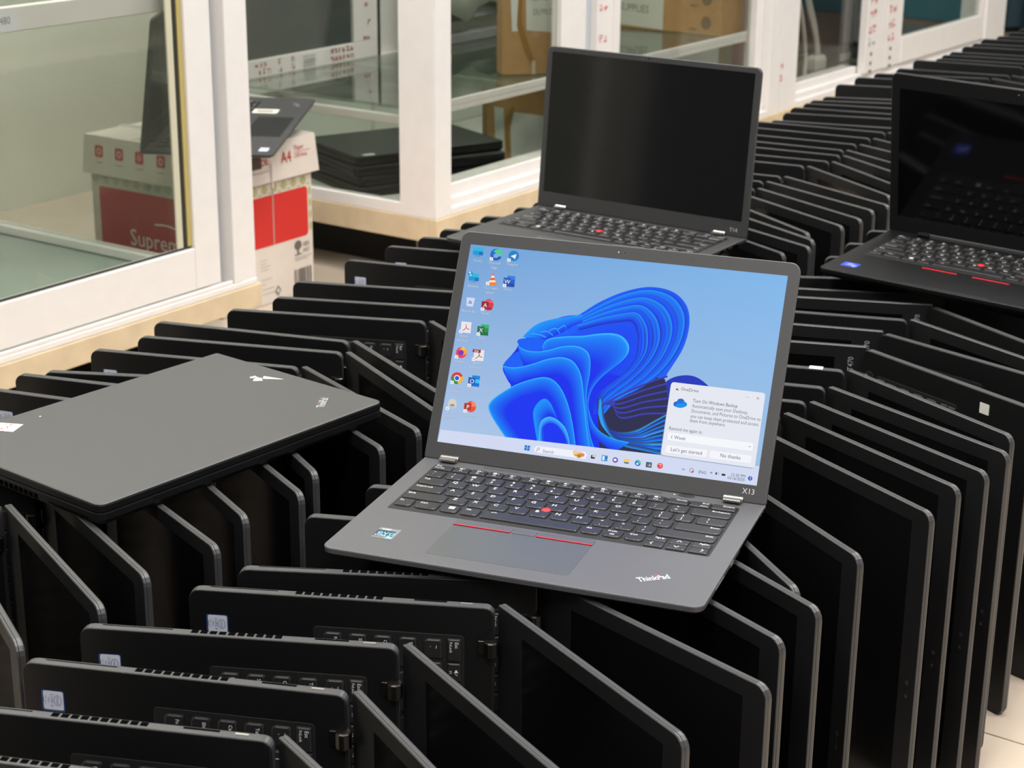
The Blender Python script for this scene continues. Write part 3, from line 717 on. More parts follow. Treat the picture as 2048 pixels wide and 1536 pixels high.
for i, cl in enumerate(((230, 80, 60), (110, 190, 70), (60, 160, 230), (245, 190, 60))): t.rect(1296 + 3.4 * (i % 2), 929 + 3 * (i // 2), 1299 + 3.4 * (i % 2), 931.6 + 3 * (i // 2), srgb(*cl))
t.disc(1321, 933.5, 6, 6, srgb(240, 80, 90), 16).disc(1321, 932, 3, 3, srgb(250, 180, 120), 12).disc(1319.5, 933, 2.2, 2, srgb(190, 60, 180), 10)
gr = srgb(70, 72, 84)
t.line([(1364.5, 942), (1367.5, 938.5), (1370.5, 942.6)], .9, gr).ring(1384, 942.5, 4.6, 4.6, 1.0, srgb(120, 110, 120)).disc(1386, 945, 2, 2, srgb(215, 30, 50), 10)
for i, rr_ in enumerate((4.0, 2.6, 1.2)): t.ring(1423, 949.5, rr_, rr_, .8, gr, 10, 220, 320)
t.poly([(1431, 946.5), (1433, 946.8), (1435, 944.6), (1434.4, 952), (1432.5, 950.2), (1430.7, 950)], gr).ring(1436, 948.6, 2.6, 3, .6, gr, 8, -50, 50)
t.poly([(1444, 948.5), (1451.5, 949.5), (1451, 953.5), (1443.5, 952.5)], srgb(40, 44, 50))
tx = lambda cv, s, x, y, size, cl, al='LEFT', sx=.95: cv_text(cv, s, x, y, size, cl, al, sx)
def cv_text(cv, s, x, y, size, cl, al='LEFT', sx=.95):
    """text whose base point is a picture position, set upright on the panel (size in metres)"""
    fn = cv.fn; X, Y = fn(x, y); cv.fn = lambda a, bb: (a, bb); cv.text(s, X, Y, size, cl, al, sx=sx); cv.fn = fn
cv_text(t, 'Search', 1087, 907, .0040, srgb(110, 112, 124)); cv_text(t, 'ENG', 1397, 948, .0036, gr)
cv_text(t, '12:35 PM', 1491, 957, .0035, gr, 'RIGHT'); cv_text(t, '10/16/2025', 1489.5, 964, .0035, gr, 'RIGHT')
t.disc(1500.5, 958, 4.4, 4.6, srgb(20, 90, 190), 16); cv_text(t, '2', 1500.5, 960, .0034, WH, 'CENTER')
t.obj('taskbar', SCREEN, x13lid)

# notification window
w_ = Canvas(scr, z=-.00015, dz=2e-6); ink = srgb(72, 76, 84); panel = srgb(228, 230, 240)
def quad(cv, TL, TR, BR, BL, col, k=.03):
    P = []
    cs = [TL, TR, BR, BL]
    for i in range(4):
        p, a, b2 = cs[i], cs[i - 1], cs[(i + 1) % 4]
        la = math.hypot(p[0] - a[0], p[1] - a[1]); lb2 = math.hypot(p[0] - b2[0], p[1] - b2[1]); q = k * 100
        for t_ in (1, .45, 0): pass
        P += [(p[0] + (a[0] - p[0]) * q / la, p[1] + (a[1] - p[1]) * q / la), (p[0] + ((a[0] - p[0]) / la + (b2[0] - p[0]) / lb2) * q * .28, p[1] + ((a[1] - p[1]) / la + (b2[1] - p[1]) / lb2) * q * .28), (p[0] + (b2[0] - p[0]) * q / lb2, p[1] + (b2[1] - p[1]) * q / lb2)]
    cv.poly(P, col)
quad(w_, (1342, 767), (1529, 790), (1508, 939), (1321, 913), srgb(150, 168, 200), .05)
quad(w_, (1343, 765.5), (1530.5, 787.5), (1509.5, 937.5), (1322.5, 911.5), panel, .05)
w_.disc(1354, 779, 2, 2, srgb(230, 200, 90), 10).poly([(1351, 781.5), (1358, 782.4), (1354.5, 778.5)], srgb(40, 70, 110))
cv_text(w_, 'OneDrive', 1361.5, 782.5, .0040, ink); w_.line([(1490.5, 795.3), (1498, 796.2)], .8, srgb(170, 172, 180)).line([(1513, 795.5), (1517.5, 800.5)], .7, ink).line([(1517.7, 796), (1512.8, 800.2)], .7, ink)
for x, y, rx, ry, cl in ((1353, 810, 6, 5.5, (0, 100, 200)), (1361.5, 805.5, 7.6, 6.8, (0, 112, 210)), (1369, 810.5, 5.2, 5, (0, 130, 225)), (1361, 813, 10, 4.6, (0, 140, 235))): w_.disc(x, y, rx, ry, srgb(*cl), 18)
for s, x, y in (('Turn On Windows Backup', 1385.3, 806), ('Automatically save your Desktop,', 1383.8, 816.2), ('Documents, and Pictures to OneDrive so', 1382.3, 826.2), ('you can keep them protected and access', 1380.7, 836.6), ('them from anywhere.', 1379.4, 845.6)): cv_text(w_, s, x, y, .0042, ink if 'Turn' in s else srgb(104, 108, 116), sx=.84)
cv_text(w_, 'Remind me again in:', 1338, 861, .0042, srgb(92, 96, 104), sx=.86)
quad(w_, (1336.5, 866), (1506.5, 887.5), (1504.8, 903.5), (1335, 881.5), srgb(244, 245, 250), .025); cv_text(w_, '1 Week', 1341.5, 878.5, .0042, ink)
w_.line([(1496.6, 893), (1499, 895.6), (1502, 893.6)], .7, ink)
quad(w_, (1334, 891.5), (1415.5, 901.5), (1413.5, 916.5), (1331.5, 906), srgb(242, 243, 249), .025); quad(w_, (1421, 902.2), (1503.5, 913), (1501.3, 928), (1418.8, 917.5), srgb(242, 243, 249), .025)
cv_text(w_, "Let's get started", 1373, 907.5, .0044, ink, 'CENTER'); cv_text(w_, 'No thanks', 1460.5, 918, .0044, ink, 'CENTER')
w_.obj('notification_window', SCREEN, x13lid)

# desktop icons
def icon(kind, x, y, lines, ly):
    c = Canvas(scr, z=-.00030, dz=1.5e-6); R = lambda a, bb, cc, d, cl: c.poly([(x + a - bb * .10, y + bb + a * .10), (x + cc - bb * .10, y + bb + cc * .10), (x + cc - d * .10, y + d + cc * .10), (x + a - d * .10, y + d + a * .10)], srgb(*cl))
    if kind == 'pc' or kind == 'net':
        R(-10, -8, 10, 7, (20, 150, 210)); R(-10, -8, 10, -1, (40, 180, 220)); R(2, 0, 10, 7, (0, 110, 190)); R(-6, 8.6, 5, 9.6, (90, 120, 160))
        if kind == 'net': c.disc(x - 7, y - 8, 5, 5, srgb(50, 140, 200), 12).disc(x - 8, y - 10, 2.2, 2, srgb(190, 240, 255), 8).disc(x - 6.5, y - 5, 2, 1.8, srgb(170, 240, 255), 8)
    elif kind == 'edge':
        c.disc(x, y, 11.8, 11.8, srgb(0, 105, 205), 24).disc(x + 3, y - 1.5, 9.4, 9.2, srgb(70, 205, 130), 20, -150, 60).disc(x + 2, y + 3, 7.5, 6, srgb(122, 170, 222), 16).ring(x - .5, y + 1, 11.2, 10.8, 5.0, srgb(16, 80, 170), 16, 20, 170)
    elif kind == 'plane':
        c.disc(x, y, 10.6, 10.6, srgb(24, 128, 196), 24).poly([(x - 6.5, y + .5), (x + 5.5, y - 3.5), (x + 2.5, y + 6.5), (x - 1.5, y + 3)], srgb(240, 245, 250))
    elif kind == 'cone':
        for a, bb, w0, w1, cl in ((-12, -7, 1, 2.5, (236, 110, 40)), (-7, -3, 2.5, 4, (240, 232, 232)), (-3, 2, 4, 5.5, (230, 100, 30)), (2, 6, 5.5, 7, (240, 232, 232)), (6, 12, 8.5, 9.5, (238, 130, 40))):
            c.poly([(x - w0 - a * .1, y + a), (x + w0 - a * .1, y + a), (x + w1 - bb * .1, y + bb), (x - w1 - bb * .1, y + bb)], srgb(*cl))
    elif kind in ('W', 'X', 'O'):
        cl = {'W': ((44, 124, 220), (24, 92, 205), (16, 70, 165), (26, 84, 176)), 'X': ((40, 180, 100), (32, 140, 80), (24, 110, 66), (22, 112, 66)), 'O': ((20, 130, 220), (60, 190, 250), (0, 110, 210), (14, 90, 180))}[kind]
        R(-4.5, -11, 11, -3.5, cl[0]); R(-4.5, -3.5, 11, 4, cl[1]); R(-4.5, 4, 11, 11, cl[2]); R(-11.5, -6.5, 2.5, 7, cl[3])
        cv_text(c, kind, x - 4.6, y + 4.6, .0052, WH, 'CENTER', 1.05)
    elif kind in ('A', 'P'):
        c.disc(x + 2.5, y, 10, 11.5, srgb(*((214, 52, 72) if kind == 'A' else (228, 84, 56))), 20)
        if kind == 'A': R(-5, -9, 11, -5, (232, 96, 112)); R(-4, 5, 10, 9, (160, 28, 50))
        else: c.disc(x + 3, y, 9.5, 11, srgb(246, 130, 100), 10, -90, 0)
        R(-11.5, -6.5, 2.5, 7, (150, 30, 44) if kind == 'A' else (176, 50, 40)); cv_text(c, kind, x - 4.6, y + 4.6, .0052, WH, 'CENTER', 1.05)
    elif kind in ('doc', 'pdf'):
        R(-9, -11, 11, 11, (234, 228, 232))
        if kind == 'pdf': R(-12, -11, 4, -5, (150, 24, 30)); cv_text(c, 'PDF', x - 4, y - 6, .0026, WH, 'CENTER')
        k = srgb(170, 60, 64) if kind == 'doc' else srgb(90, 60, 66)
        c.line(smooth_line([(x + 1, y - 6), (x + 1.5, y), (x - 3, y + 5), (x - 7, y + 7)], 4), 1.3, k).line(smooth_line([(x + 1, y - 1), (x + 3.5, y + 3), (x + 8, y + 4)], 4), 1.3, k)
    elif kind == 'bin':
        c.poly([(x - 8, y - 10), (x + 8.5, y - 8.5), (x + 4.5, y + 9), (x - 8.5, y + 7.5)], srgb(206, 216, 238)); c.ring(x - 1, y, 4.4, 4.6, 2.4, srgb(40, 90, 180), 3, 30, 390)
    elif kind == 'fox':
        c.disc(x, y, 10.6, 11, srgb(235, 60, 80), 22).disc(x + 3.5, y - 3, 7.5, 8, srgb(250, 160, 50), 16).disc(x - .5, y, 5.6, 5.4, srgb(120, 50, 190), 14).poly([(x + 2, y - 13), (x + 8.5, y - 7), (x + 3, y - 6)], srgb(240, 205, 90))
    elif kind == 'chrome':
        c.disc(x, y, 12, 12, srgb(214, 60, 56), 20, 195, 345).disc(x, y, 12, 12, srgb(236, 180, 60), 20, -20, 80).disc(x, y, 12, 12, srgb(50, 140, 74), 20, 80, 200).disc(x, y, 6, 6, srgb(240, 242, 246), 18).disc(x, y, 4.4, 4.4, srgb(34, 90, 214), 18)
    elif kind == 'temple':
        c.disc(x, y, 9, 11, srgb(196, 206, 226), 18).disc(x, y - 1, 6.4, 9, srgb(216, 208, 186), 16).disc(x, y + 2, 5, 2, srgb(170, 130, 96), 12).poly([(x - 6, y + 4), (x + 6, y + 5), (x + 4, y + 11), (x - 5, y + 10)], srgb(170, 196, 224))
    if kind not in ('pc', 'net', 'bin'):
        q = -12.5; c.poly([(x + q, y + 5), (x + q + 6.6, y + 5.6), (x + q + 6, y + 12), (x + q - .6, y + 11.4)], srgb(240, 240, 246)).line([(x + q + 1.6, y + 10), (x + q + 4.6, y + 7.4)], .9, srgb(60, 80, 130))
    for k, s in enumerate(lines):
        for dx, cl in ((.35, srgb(90, 104, 130)), (0, srgb(214, 220, 232))): cv_text(c, s, x + ly[0] - k * 1.2 + dx, y + ly[1] + 9.2 * k + dx, .0031, cl, 'CENTER', .92)
    c.obj('desktop_icon', SCREEN, x13lid)
for a in (('pc', 956, 505, ['This PC'], (-1, 21)), ('edge', 992, 511, ['Microsoft', 'Edge'], (-2.5, 19.5)), ('plane', 1027, 513.5, ['Telegram'], (-3, 19.5)),
          ('net', 948, 557, ['Network'], (-2, 20)), ('cone', 985, 560.5, ['VLC media', 'player'], (-3.5, 20)), ('W', 1018.5, 564.5, ['Word'], (-3, 19)),
          ('bin', 942, 607, ['Recycle Bin'], (-4, 20)), ('A', 975, 612, ['Access'], (-3.5, 19)), ('doc', 932, 657, ['Adobe', 'Acrobat ...'], (-3, 20)), ('X', 967, 662, ['Excel'], (-2, 18.5)),
          ('fox', 924, 708, ['Firefox'], (-3, 20)), ('pdf', 958, 713, ['Khmer', 'Keyboard...'], (-2, 18)), ('chrome', 916, 759, ['Google', 'Chrome'], (-3.5, 20.5)), ('O', 950, 764.5, ['Outlook'], (-2.5, 19)),
          ('temple', 907, 811, ['Khmer', 'Unicode...'], (-3, 19)), ('P', 942, 816, ['PowerPoint'], (-2, 20))): icon(*a)

# ---- charcoal laptop behind it
TR_ = [(.1935, .0110), (.1750, .0152), (.1572, .0152), (.1394, .0152), (.1216, .0152), (.1038, .0152)]
t14, t14lid, _ = lying('charcoal_laptop', 'charcoal open laptop with dark blank screen, beside the cabinet corner post', (-.0888, 2.2361, .3578), -.5855, 0, .0035, 1.4775,
    .3177, .2277, .0125, .2157, .3016, .1885, .020, DARKGREY, GREYBZ, LCD_GLOSS, TR_, .0175, .01885, .0026, (.030, .2715), CHROME)
link('trackpoint', disc_mesh('trackpoint', .0042, .0024, RED, 16, dome=.0004), t14, Matrix.Translation((.1485, .1375, .0003)))
link('touchpad', slab('touchpad', .095, .014, .205, .080, [(-.0001, 0), (.0002, .0004)], .002, GREYD, 3), t14)
Canvas(z=.00012).disc(.2555, .2175, .0075, .0034, (.012, .012, .013), 20).obj('power_button', PRINT, t14)
Canvas(z=.00012).text('T14', .3050, .0060, .0072, srgb(190, 190, 190), 'RIGHT').obj('model_mark', PRINT, t14lid)
Canvas(z=.00012).disc(.1560, .2120, .0014, .0014, (.004, .004, .004), 12).disc(.1480, .2120, .0008, .0008, (.10, .10, .10), 8).ring(.1560, .2120, .0024, .0024, .0004, (.06, .06, .06), 16).obj('webcam', PRINT, t14lid)
for y, l_ in ((.150, .010), (.166, .006), (.184, .014)): MB().box(.3177 - .003, y, -.0045, .3177 + .0003, y + l_, -.0016).obj('port', HOLE, t14)
# ---- black laptop at the right edge
ER_ = [(.1880, .0108), (.1695, .0150), (.1512, .0150), (.1329, .0150), (.1146, .0150), (.0963, .0150)]
e14, e14lid, _ = lying('black_laptop', 'large black open laptop with black screen, cut by the right edge', (.3638, 2.0803, .3640), -.5824, .0064, .0351, 1.80,
    .331, .2268, .0125, .2150, .3094, .1741, .022, BLACK, BEZEL, LCD_GLOSS, ER_, .0215, .0192, .0028, (.040, .275), BLACK)
link('trackpoint', disc_mesh('trackpoint', .0044, .0024, RED, 16, dome=.0004), e14, Matrix.Translation((.1540, .1310, .0003)))
link('touchpad', slab('touchpad', .0985, .006, .2085, .0660, [(-.0001, 0), (.0002, .0004)], .002, BLACK, 3), e14)
for a, b_ in ((.1000, .1430), (.1620, .2070)): link('red_stripe', MB().bevbox(a, .0775, .0001, b_, .0795, .0010, .0003).mesh('red_stripe', REDLINE), e14)
Canvas(z=.00012).rect(.0165, .026, .0365, .044, srgb(44, 70, 190), .001).text('intel', .0215, .0385, .0040, WH).text('CORE', .0205, .0325, .0052, WH).text('i5', .0305, .0280, .0042, WH).obj('processor_sticker', PRINT, e14)
Canvas(z=.00012).disc(.1655, .2085, .0014, .0014, (.03, .03, .03), 12).disc(.1600, .2085, .0006, .0006, (.6, .6, .6), 8).obj('webcam', PRINT, e14lid)
MB().bevbox(.055, .2150, -.001, .276, .2205, .0045, .001).obj('hinge_bar', mat('dark_hinge_bar', (.05, .05, .05), .5), e14)

# ---- closed laptops
CB = base_mesh(SW_, SD_, .0115, BLACK, r=.009, rr=.007, taper=.0045, side=BLACK)
CLm = slab('lid', 0, 0, SW_, SD_, [(.0005, .0008), (.0010, 0), (.0058, 0), (.0072, .0006), (.0078, .0018)], (.009, .009, .004, .004), LIDTOP, 5)
CLm.materials.append(BLACK)
for k_, p_ in enumerate(CLm.polygons):
    if k_ < 72: p_.material_index = 1
def closed(M, label, group=None, name='closed_laptop'):
    o = empty(name, M); tag(o, label, 'laptop', group)
    link('base', CB, o); link('lid', CLm, o); return o
cl = closed(Matrix.Translation((-.332, 1.344, .3487)) @ Matrix.Rotation(rad(51.1), 4, 'Z'), 'closed black laptop lying across the standing laptops at the left')
c = Canvas(z=.00795)
for dx, cc in ((.0005, (.03, .03, .03)), (0, srgb(196, 206, 200))): c.text('ThinkPad', .287 + dx, .030 - dx, .0115, cc, rot=rad(36), sx=.62)
c.disc(.2958, .0455, .0014, .0014, srgb(200, 60, 50), 10); c.obj('logo', PRINT, cl)
c = Canvas(z=.00795); wt = srgb(238, 236, 232)
c.poly([(.297, .137), (.304, .131), (.309, .138), (.303, .142)], wt).poly([(.305, .1475), (.3065, .136), (.309, .1475)], wt).poly([(.308, .135), (.320, .118), (.314, .140)], wt).poly([(.301, .146), (.304, .143), (.305, .149)], wt)
c.obj('torn_label', PRINT, cl)
c = Canvas(z=.00795); c.poly([(.049, .216), (.060, .196), (.078, .205), (.067, .225)], wt)
for k in range(3): c.ring(.0555 + .006 * k, .2075 + .003 * k, .0036, .0032, .0012, srgb(170, 40, 60), 12, 40 + 90 * k, 300 + 90 * k)
c.obj('price_label', PRINT, cl)
Canvas(z=.00795).disc(.101, .211, .0012, .0009, wt, 8).obj('paint_fleck', PRINT, cl)
for i in range(10): link('vent_slot', S_slot, cl, Matrix.Translation((0, .082 + .0068 * i, 0)))
link('card_slot', S_card, cl, Matrix.Translation((0, .016, 0)))

# ------------------------------------------------------------------ display cabinets (room frame: u along, n depth)
def unit(name, label, cat, u, n, z=0.0, rz=0.0):
    o = empty(name, RM @ Matrix.Translation((u, n, z)) @ Matrix.Rotation(rz, 4, 'Z')); tag(o, label, cat); o['_o'] = (u, n, z); return o
def bb(name, m, root, u0, n0, z0, u1, n1, z1, bev=.0012, parent=None):
    """bevelled bar given in room coordinates, child of root (or of one of its parts)"""
    a, b_, c_ = root['_o']
    return MB().bevbox(u0 - a, n0 - b_, z0 - c_, u1 - a, n1 - b_, z1 - c_, bev).obj(name, m, parent or root)
def bars(name, m, root, L, bev=.0012):
    a, b_, c_ = root['_o']; mb = MB()
    for u0, n0, z0, u1, n1, z1 in L: mb.bevbox(u0 - a, n0 - b_, z0 - c_, u1 - a, n1 - b_, z1 - c_, bev)
    return mb.obj(name, m, root)
FACE_N = Matrix(((1, 0, 0, 0), (0, 0, -1, 0), (0, 1, 0, 0), (0, 0, 0, 1)))      # print on a face looking towards the aisle
FACE_U = Matrix(((0, 0, -1, 0), (-1, 0, 0, 0), (0, 1, 0, 0), (0, 0, 0, 1)))     # print on a face looking along -u
def on_n(root, name, cv, u, n, z, parent=None):
    a, b_, c_ = root['_o']; o = cv.obj(name, PRINT, parent or root, Matrix.Translation((u - a, n - b_, z - c_)) @ FACE_N)
    if name == 'film_print': o['kind'] = 'stuff'
    return o
def on_u(root, name, cv, u, n, z):
    a, b_, c_ = root['_o']; return cv.obj(name, PRINT, root, Matrix.Translation((u - a, n - b_, z - c_)) @ FACE_U)

TOP = .96
def legs(root, us, ns, h=.09):
    for u in us:
        for n in ns: bb('leg', GREYM, root, u - .02, n - .02, 0, u + .02, n + .02, h, .003)

c1 = unit('display_cabinet', 'white framed glass cabinet at the left with yellow door gasket', 'cabinet', 1.4, 1.955)
legs(c1, (.9, 2.02), (2.08, 2.58), .088); bb('shade_block', SHADE_BLOCK, c1, .95, 2.10, 0, 1.98, 2.56, .086)  # box added under the cabinet to darken the floor there
bb('base_board', WOOD, c1, .75, 1.953, .086, 2.115, 1.972, .1235); bb('base_board', WOOD, c1, 2.096, 1.9722, .086, 2.115, 2.655, .1235)
bb('floor_panel', mat('grey_green_panel', srgb(150, 160, 152), .25), c1, .76, 1.975, .112, 2.094, 2.65, .1225)
bars('bottom_track', WHITE, c1, [(.75, 1.957, .1237, 2.110, 2.02, .1335), (.75, 1.958, .1335, 2.054, 1.964, .140), (.75, 1.990, .1335, 2.054, 1.996, .142)])
bars('corner_post', WHITE, c1, [(2.056, 1.957, .1335, 2.074, 2.03, TOP), (2.0742, 1.9595, .1335, 2.110, 2.03, TOP)])
bb('channel', TRACKG, c1, 2.031, 1.985, .1337, 2.0558, 2.02, TOP, .0008)
d = bars('door', WHITE, c1, [(1.975, 1.962, .1425, 2.0305, 1.984, .93), (.80, 1.962, .1425, 1.9748, 1.984, .209), (.75, 1.962, .1425, .7998, 1.984, .93), (.80, 1.962, .86, 1.9748, 1.984, .93)])
bb('pane', GLASS, c1, .80, 1.972, .2092, 1.9745, 1.977, .8598, .0005, d)
for u0, u1, m_, nn in ((1.944, 1.9565, GASKETL, 1.968), (1.9568, 1.9662, GASKETK, 1.9695), (1.9664, 1.9748, GASKET, 1.967)): bb('gasket', m_, c1, u0, nn, .213, u1, 1.9718, .8598, .0006, d)
bb('gasket', GASKETK, c1, .80, 1.9685, .2092, 1.974, 1.9718, .2125, .0004, d)
bars('side_rail', WHITE, c1, [(2.084, 2.031, .124, 2.110, 2.62, .139), (2.084, 2.62, .124, 2.110, 2.655, TOP)])
bb('side_pane', GLASS, c1, 2.095, 2.031, .1392, 2.100, 2.6198, TOP - .03, .0005)
r_ = bb('shelf_rail', WHITE, c1, .80, 1.995, .574, 1.985, 2.010, .608)
cv = Canvas(z=.0003); cv.rect(-.075, -.017, .014, .012, srgb(236, 234, 240)).text('T480', .0, -.0065, .0150, srgb(120, 120, 130), 'RIGHT', sx=.85)
on_n(c1, 'shelf_label', cv, 1.6745, 1.995, .592, r_)
bb('shelf', SHELFG, c1, .80, 2.0105, .598, 2.083, 2.50, .604, .0005)
bars('top_frame', WHITE, c1, [(.75, 1.957, TOP, 2.112, 2.03, TOP + .04), (.75, 2.60, TOP, 2.112, 2.655, TOP + .04), (2.05, 2.0302, TOP, 2.112, 2.5998, TOP + .04)])

def glyphs(cv, x, y, sz, n, col, seed):
    """unreadable stamped characters: a few strokes each"""
    g = random.Random(seed)
    for k in range(n):
        for _ in range(4):
            if g.random() < .5: yy = y + g.random() * sz; cv.rect(x + k * sz * 1.25, yy, x + k * sz * 1.25 + sz * (.5 + .5 * g.random()), yy + sz * .16, col)
            else: xx = x + k * sz * 1.25 + g.random() * sz * .85; cv.rect(xx, y, xx + sz * .16, y + sz * (.5 + .5 * g.random()), col)
REDI = srgb(200, 70, 70); GREYI = srgb(150, 160, 158)

c2 = unit('display_cabinet', 'white corner glass cabinet holding a stack of laptops and cardboard boxes', 'cabinet', 3.2, 1.955)
legs(c2, (2.66, 3.90), (2.02, 2.46), .092); bb('shade_block', SHADE_BLOCK, c2, 2.70, 2.05, 0, 3.87, 2.44, .090)  # added box keeps light out from below, so the gap reads as shadow
bb('base_board', WOOD, c2, 2.592, 1.953, .090, 3.989, 1.972, .1345); bb('base_board', WOOD, c2, 2.592, 1.9722, .090, 2.611, 2.52, .1345)
bb('floor_panel', WHITEC, c2, 2.612, 1.975, .122, 3.988, 2.515, .1335)
bars('corner_post', WHITE, c2, [(2.593, 1.956, .1347, 2.613, 2.040, TOP), (2.6132, 1.958, .1347, 2.645, 2.040, TOP)])
bars('bottom_track', WHITE, c2, [(2.6452, 1.958, .1347, 3.93, 2.03, .148), (2.6452, 1.970, .1482, 3.93, 2.03, .163), (2.6452, 1.983, .1632, 3.93, 2.03, .185)])
bb('side_rail', WHITE, c2, 2.594, 2.0402, .1347, 2.616, 2.50, .157)
bb('side_pane', GLASS, c2, 2.602, 2.0405, .1572, 2.607, 2.499, TOP - .02, .0005)
bb('pane', GLASS, c2, 2.6455, 1.990, .1853, 3.0435, 1.995, TOP - .02, .0005); bb('pane', GLASS, c2, 3.2695, 1.996, .1853, 3.8945, 2.001, TOP - .02, .0005)
bars('stile', WHITE, c2, [(3.044, 1.980, .1853, 3.095, 2.004, TOP), (3.0952, 1.983, .1853, 3.141, 2.004, TOP)])
bb('channel', TRACKG, c2, 3.1412, 1.998, .1853, 3.1818, 2.012, TOP)
s_ = bars('stile', WHITE, c2, [(3.182, 1.982, .1853, 3.245, 2.006, TOP), (3.2452, 1.979, .1853, 3.269, 2.006, TOP)])
cv = Canvas(z=.0002)
for k, (yy, nn) in enumerate(((.39, 2), (.455, 2), (.53, 2), (.60, 2))): glyphs(cv, 3.190 - 3.2, yy - .4, .014, nn, REDI, 30 + k)
on_n(c2, 'film_print', cv, 3.2, 1.982, .4)
bars('stile', WHITE, c2, [(3.895, 1.980, .1853, 3.932, 2.004, TOP)]); bars('corner_post', WHITE, c2, [(3.9322, 1.958, .1347, 3.988, 2.03, TOP)])
bb('shelf', SHELFG, c2, 2.622, 2.0075, .326, 3.93, 2.488, .332, .0005)
bars('shelf_rail', WHITE, c2, [(2.646, 2.0055, .314, 3.93, 2.012, .324), (2.646, 2.0048, .3242, 3.93, 2.010, .3375)])
bb('shelf_rail', WHITE, c2, 2.6075, 2.041, .300, 2.6215, 2.488, .316); bb('shelf_rail', WHITE, c2, 2.994, 2.0125, .3165, 3.010, 2.488, .3255)
bars('back_track', WHITE, c2, [(2.60, 2.484, .298, 3.92, 2.512, .3155), (2.60, 2.494, .3157, 3.92, 2.514, .328)])
d = bars('back_door', WHITE, c2, [(2.61, 2.490, .3285, 3.095, 2.508, .366), (3.014, 2.490, .3662, 3.095, 2.508, .93), (2.61, 2.490, .3662, 2.64, 2.508, .93)])
bb('smoked_pane', DKGLASS, c2, 2.6402, 2.497, .3663, 3.0138, 2.502, .93, .0004, d)
cv = Canvas(z=.0002)
for k, (uu, zz, nn) in enumerate(((2.70, .350, 3), (2.71, .335, 3), (2.77, .350, 1), (2.77, .334, 1), (2.81, .350, 1), (2.81, .334, 1), (2.935, .352, 6), (2.935, .336, 6), (3.045, .37, 2), (3.06, .40, 1), (3.05, .44, 1))): glyphs(cv, uu - 2.9, zz - .35, .0105, nn, srgb(176, 96, 92), 50 + k)
cv.rect(2.845 - 2.9, -.0140, 2.885 - 2.9, -.0125, GREYI).rect(2.845 - 2.9, .0060, 2.885 - 2.9, .0075, GREYI)
for k in range(9): cv.rect(2.848 - 2.9 + k * .0042, -.010, 2.850 - 2.9 + k * .0042, .002, GREYI)
on_n(c2, 'film_print', cv, 2.9, 2.490, .35)
bb('seal', GASKETK, c2, 3.0952, 2.494, .3285, 3.110, 2.510, .93, .0006)
bb('back_panel', WHITEC, c2, 2.60, 2.515, .135, 3.10, 2.522, .297); bb('back_panel', WHITEC, c2, 3.1105, 2.515, .135, 3.985, 2.522, .93)
bars('top_frame', WHITE, c2, [(2.592, 1.957, TOP, 3.988, 2.03, TOP + .04), (2.592, 2.47, TOP, 3.988, 2.52, TOP + .04), (2.592, 2.0302, TOP, 2.64, 2.4698, TOP + .04)])

c3 = unit('display_cabinet', 'far white glass cabinet with red stamped door frames, beyond the dark screen', 'cabinet', 4.7, 1.955)
legs(c3, (4.06, 5.48), (2.02, 2.46), .092); bb('shade_block', SHADE_BLOCK, c3, 4.1, 2.05, 0, 5.44, 2.44, .090)  # same added shade box under the far cabinet
bb('base_board', WOOD, c3, 3.991, 1.953, .090, 5.545, 1.972, .1345); bb('base_board', WOOD, c3, 5.526, 1.9722, .090, 5.545, 2.52, .1345)
bb('floor_panel', SHELFG, c3, 4.10, 2.031, .160, 5.525, 2.515, .166); bb('floor_panel', WHITEC, c3, 3.995, 1.975, .122, 5.525, 2.515, .1335)
bars('corner_post', WHITE, c3, [(3.991, 1.958, .1347, 4.045, 2.04, TOP), (4.0452, 1.966, .1347, 4.098, 2.04, TOP)])
cv = Canvas(z=.0002); glyphs(cv, -.012, -.1, .016, 1, REDI, 5); glyphs(cv, -.012, -.13, .016, 1, REDI, 6); on_n(c3, 'film_print', cv, 4.00, 1.958, .34)
bars('bottom_track', WHITE, c3, [(4.0982, 1.958, .1347, 5.545, 2.03, .148), (4.0982, 1.970, .1482, 5.37, 2.03, .163), (4.0982, 1.985, .1632, 4.50, 2.03, .182)])
bb('pane', GLASS, c3, 4.0985, 1.996, .1825, 4.4995, 2.001, TOP - .02, .0005)
for k, (u0, u1) in enumerate(((4.500, 4.624), (4.628, 4.742))):
    s_ = bars('stile', WHITE, c3, [(u0, 1.962, .1635, u0 + .070, 1.9835, TOP), (u0 + .0702, 1.965, .1635, u1, 1.9835, TOP)])
    cv = Canvas(z=.0002)
    for j, zz in enumerate((.232, .268, .310, .345, .385)): glyphs(cv, -.022, zz - .3, .020, 2, REDI if (j + k) % 4 else GREYI, 70 + j + 9 * k)
    for zz in (.188, .213): cv.disc(0, zz - .3, .0060, .0055, (.05, .05, .045), 14)
    cv.disc(0, .1637 - .3, .010, .008, (.12, .12, .11), 14, 0, 180)
    on_n(c3, 'film_print', cv, u0 + .035, 1.962, .3)
d = bars('door', WHITE, c3, [(4.743, 1.962, .1635, 5.37, 1.984, .234), (5.34, 1.962, .2342, 5.37, 1.984, TOP)])
bb('pane', GLASS, c3, 4.743, 1.972, .2342, 5.3398, 1.977, TOP - .02, .0005, d)
bars('corner_post', WHITE, c3, [(5.3705, 1.957, .1482, 5.46, 2.04, TOP), (5.4602, 1.960, .1482, 5.545, 2.04, TOP)])
bb('back_panel', WHITEC, c3, 3.995, 2.515, .135, 4.80, 2.522, .93)
bars('top_frame', WHITE, c3, [(3.991, 1.957, TOP, 5.545, 2.03, TOP + .04), (3.991, 2.47, TOP, 5.545, 2.52, TOP + .04)])
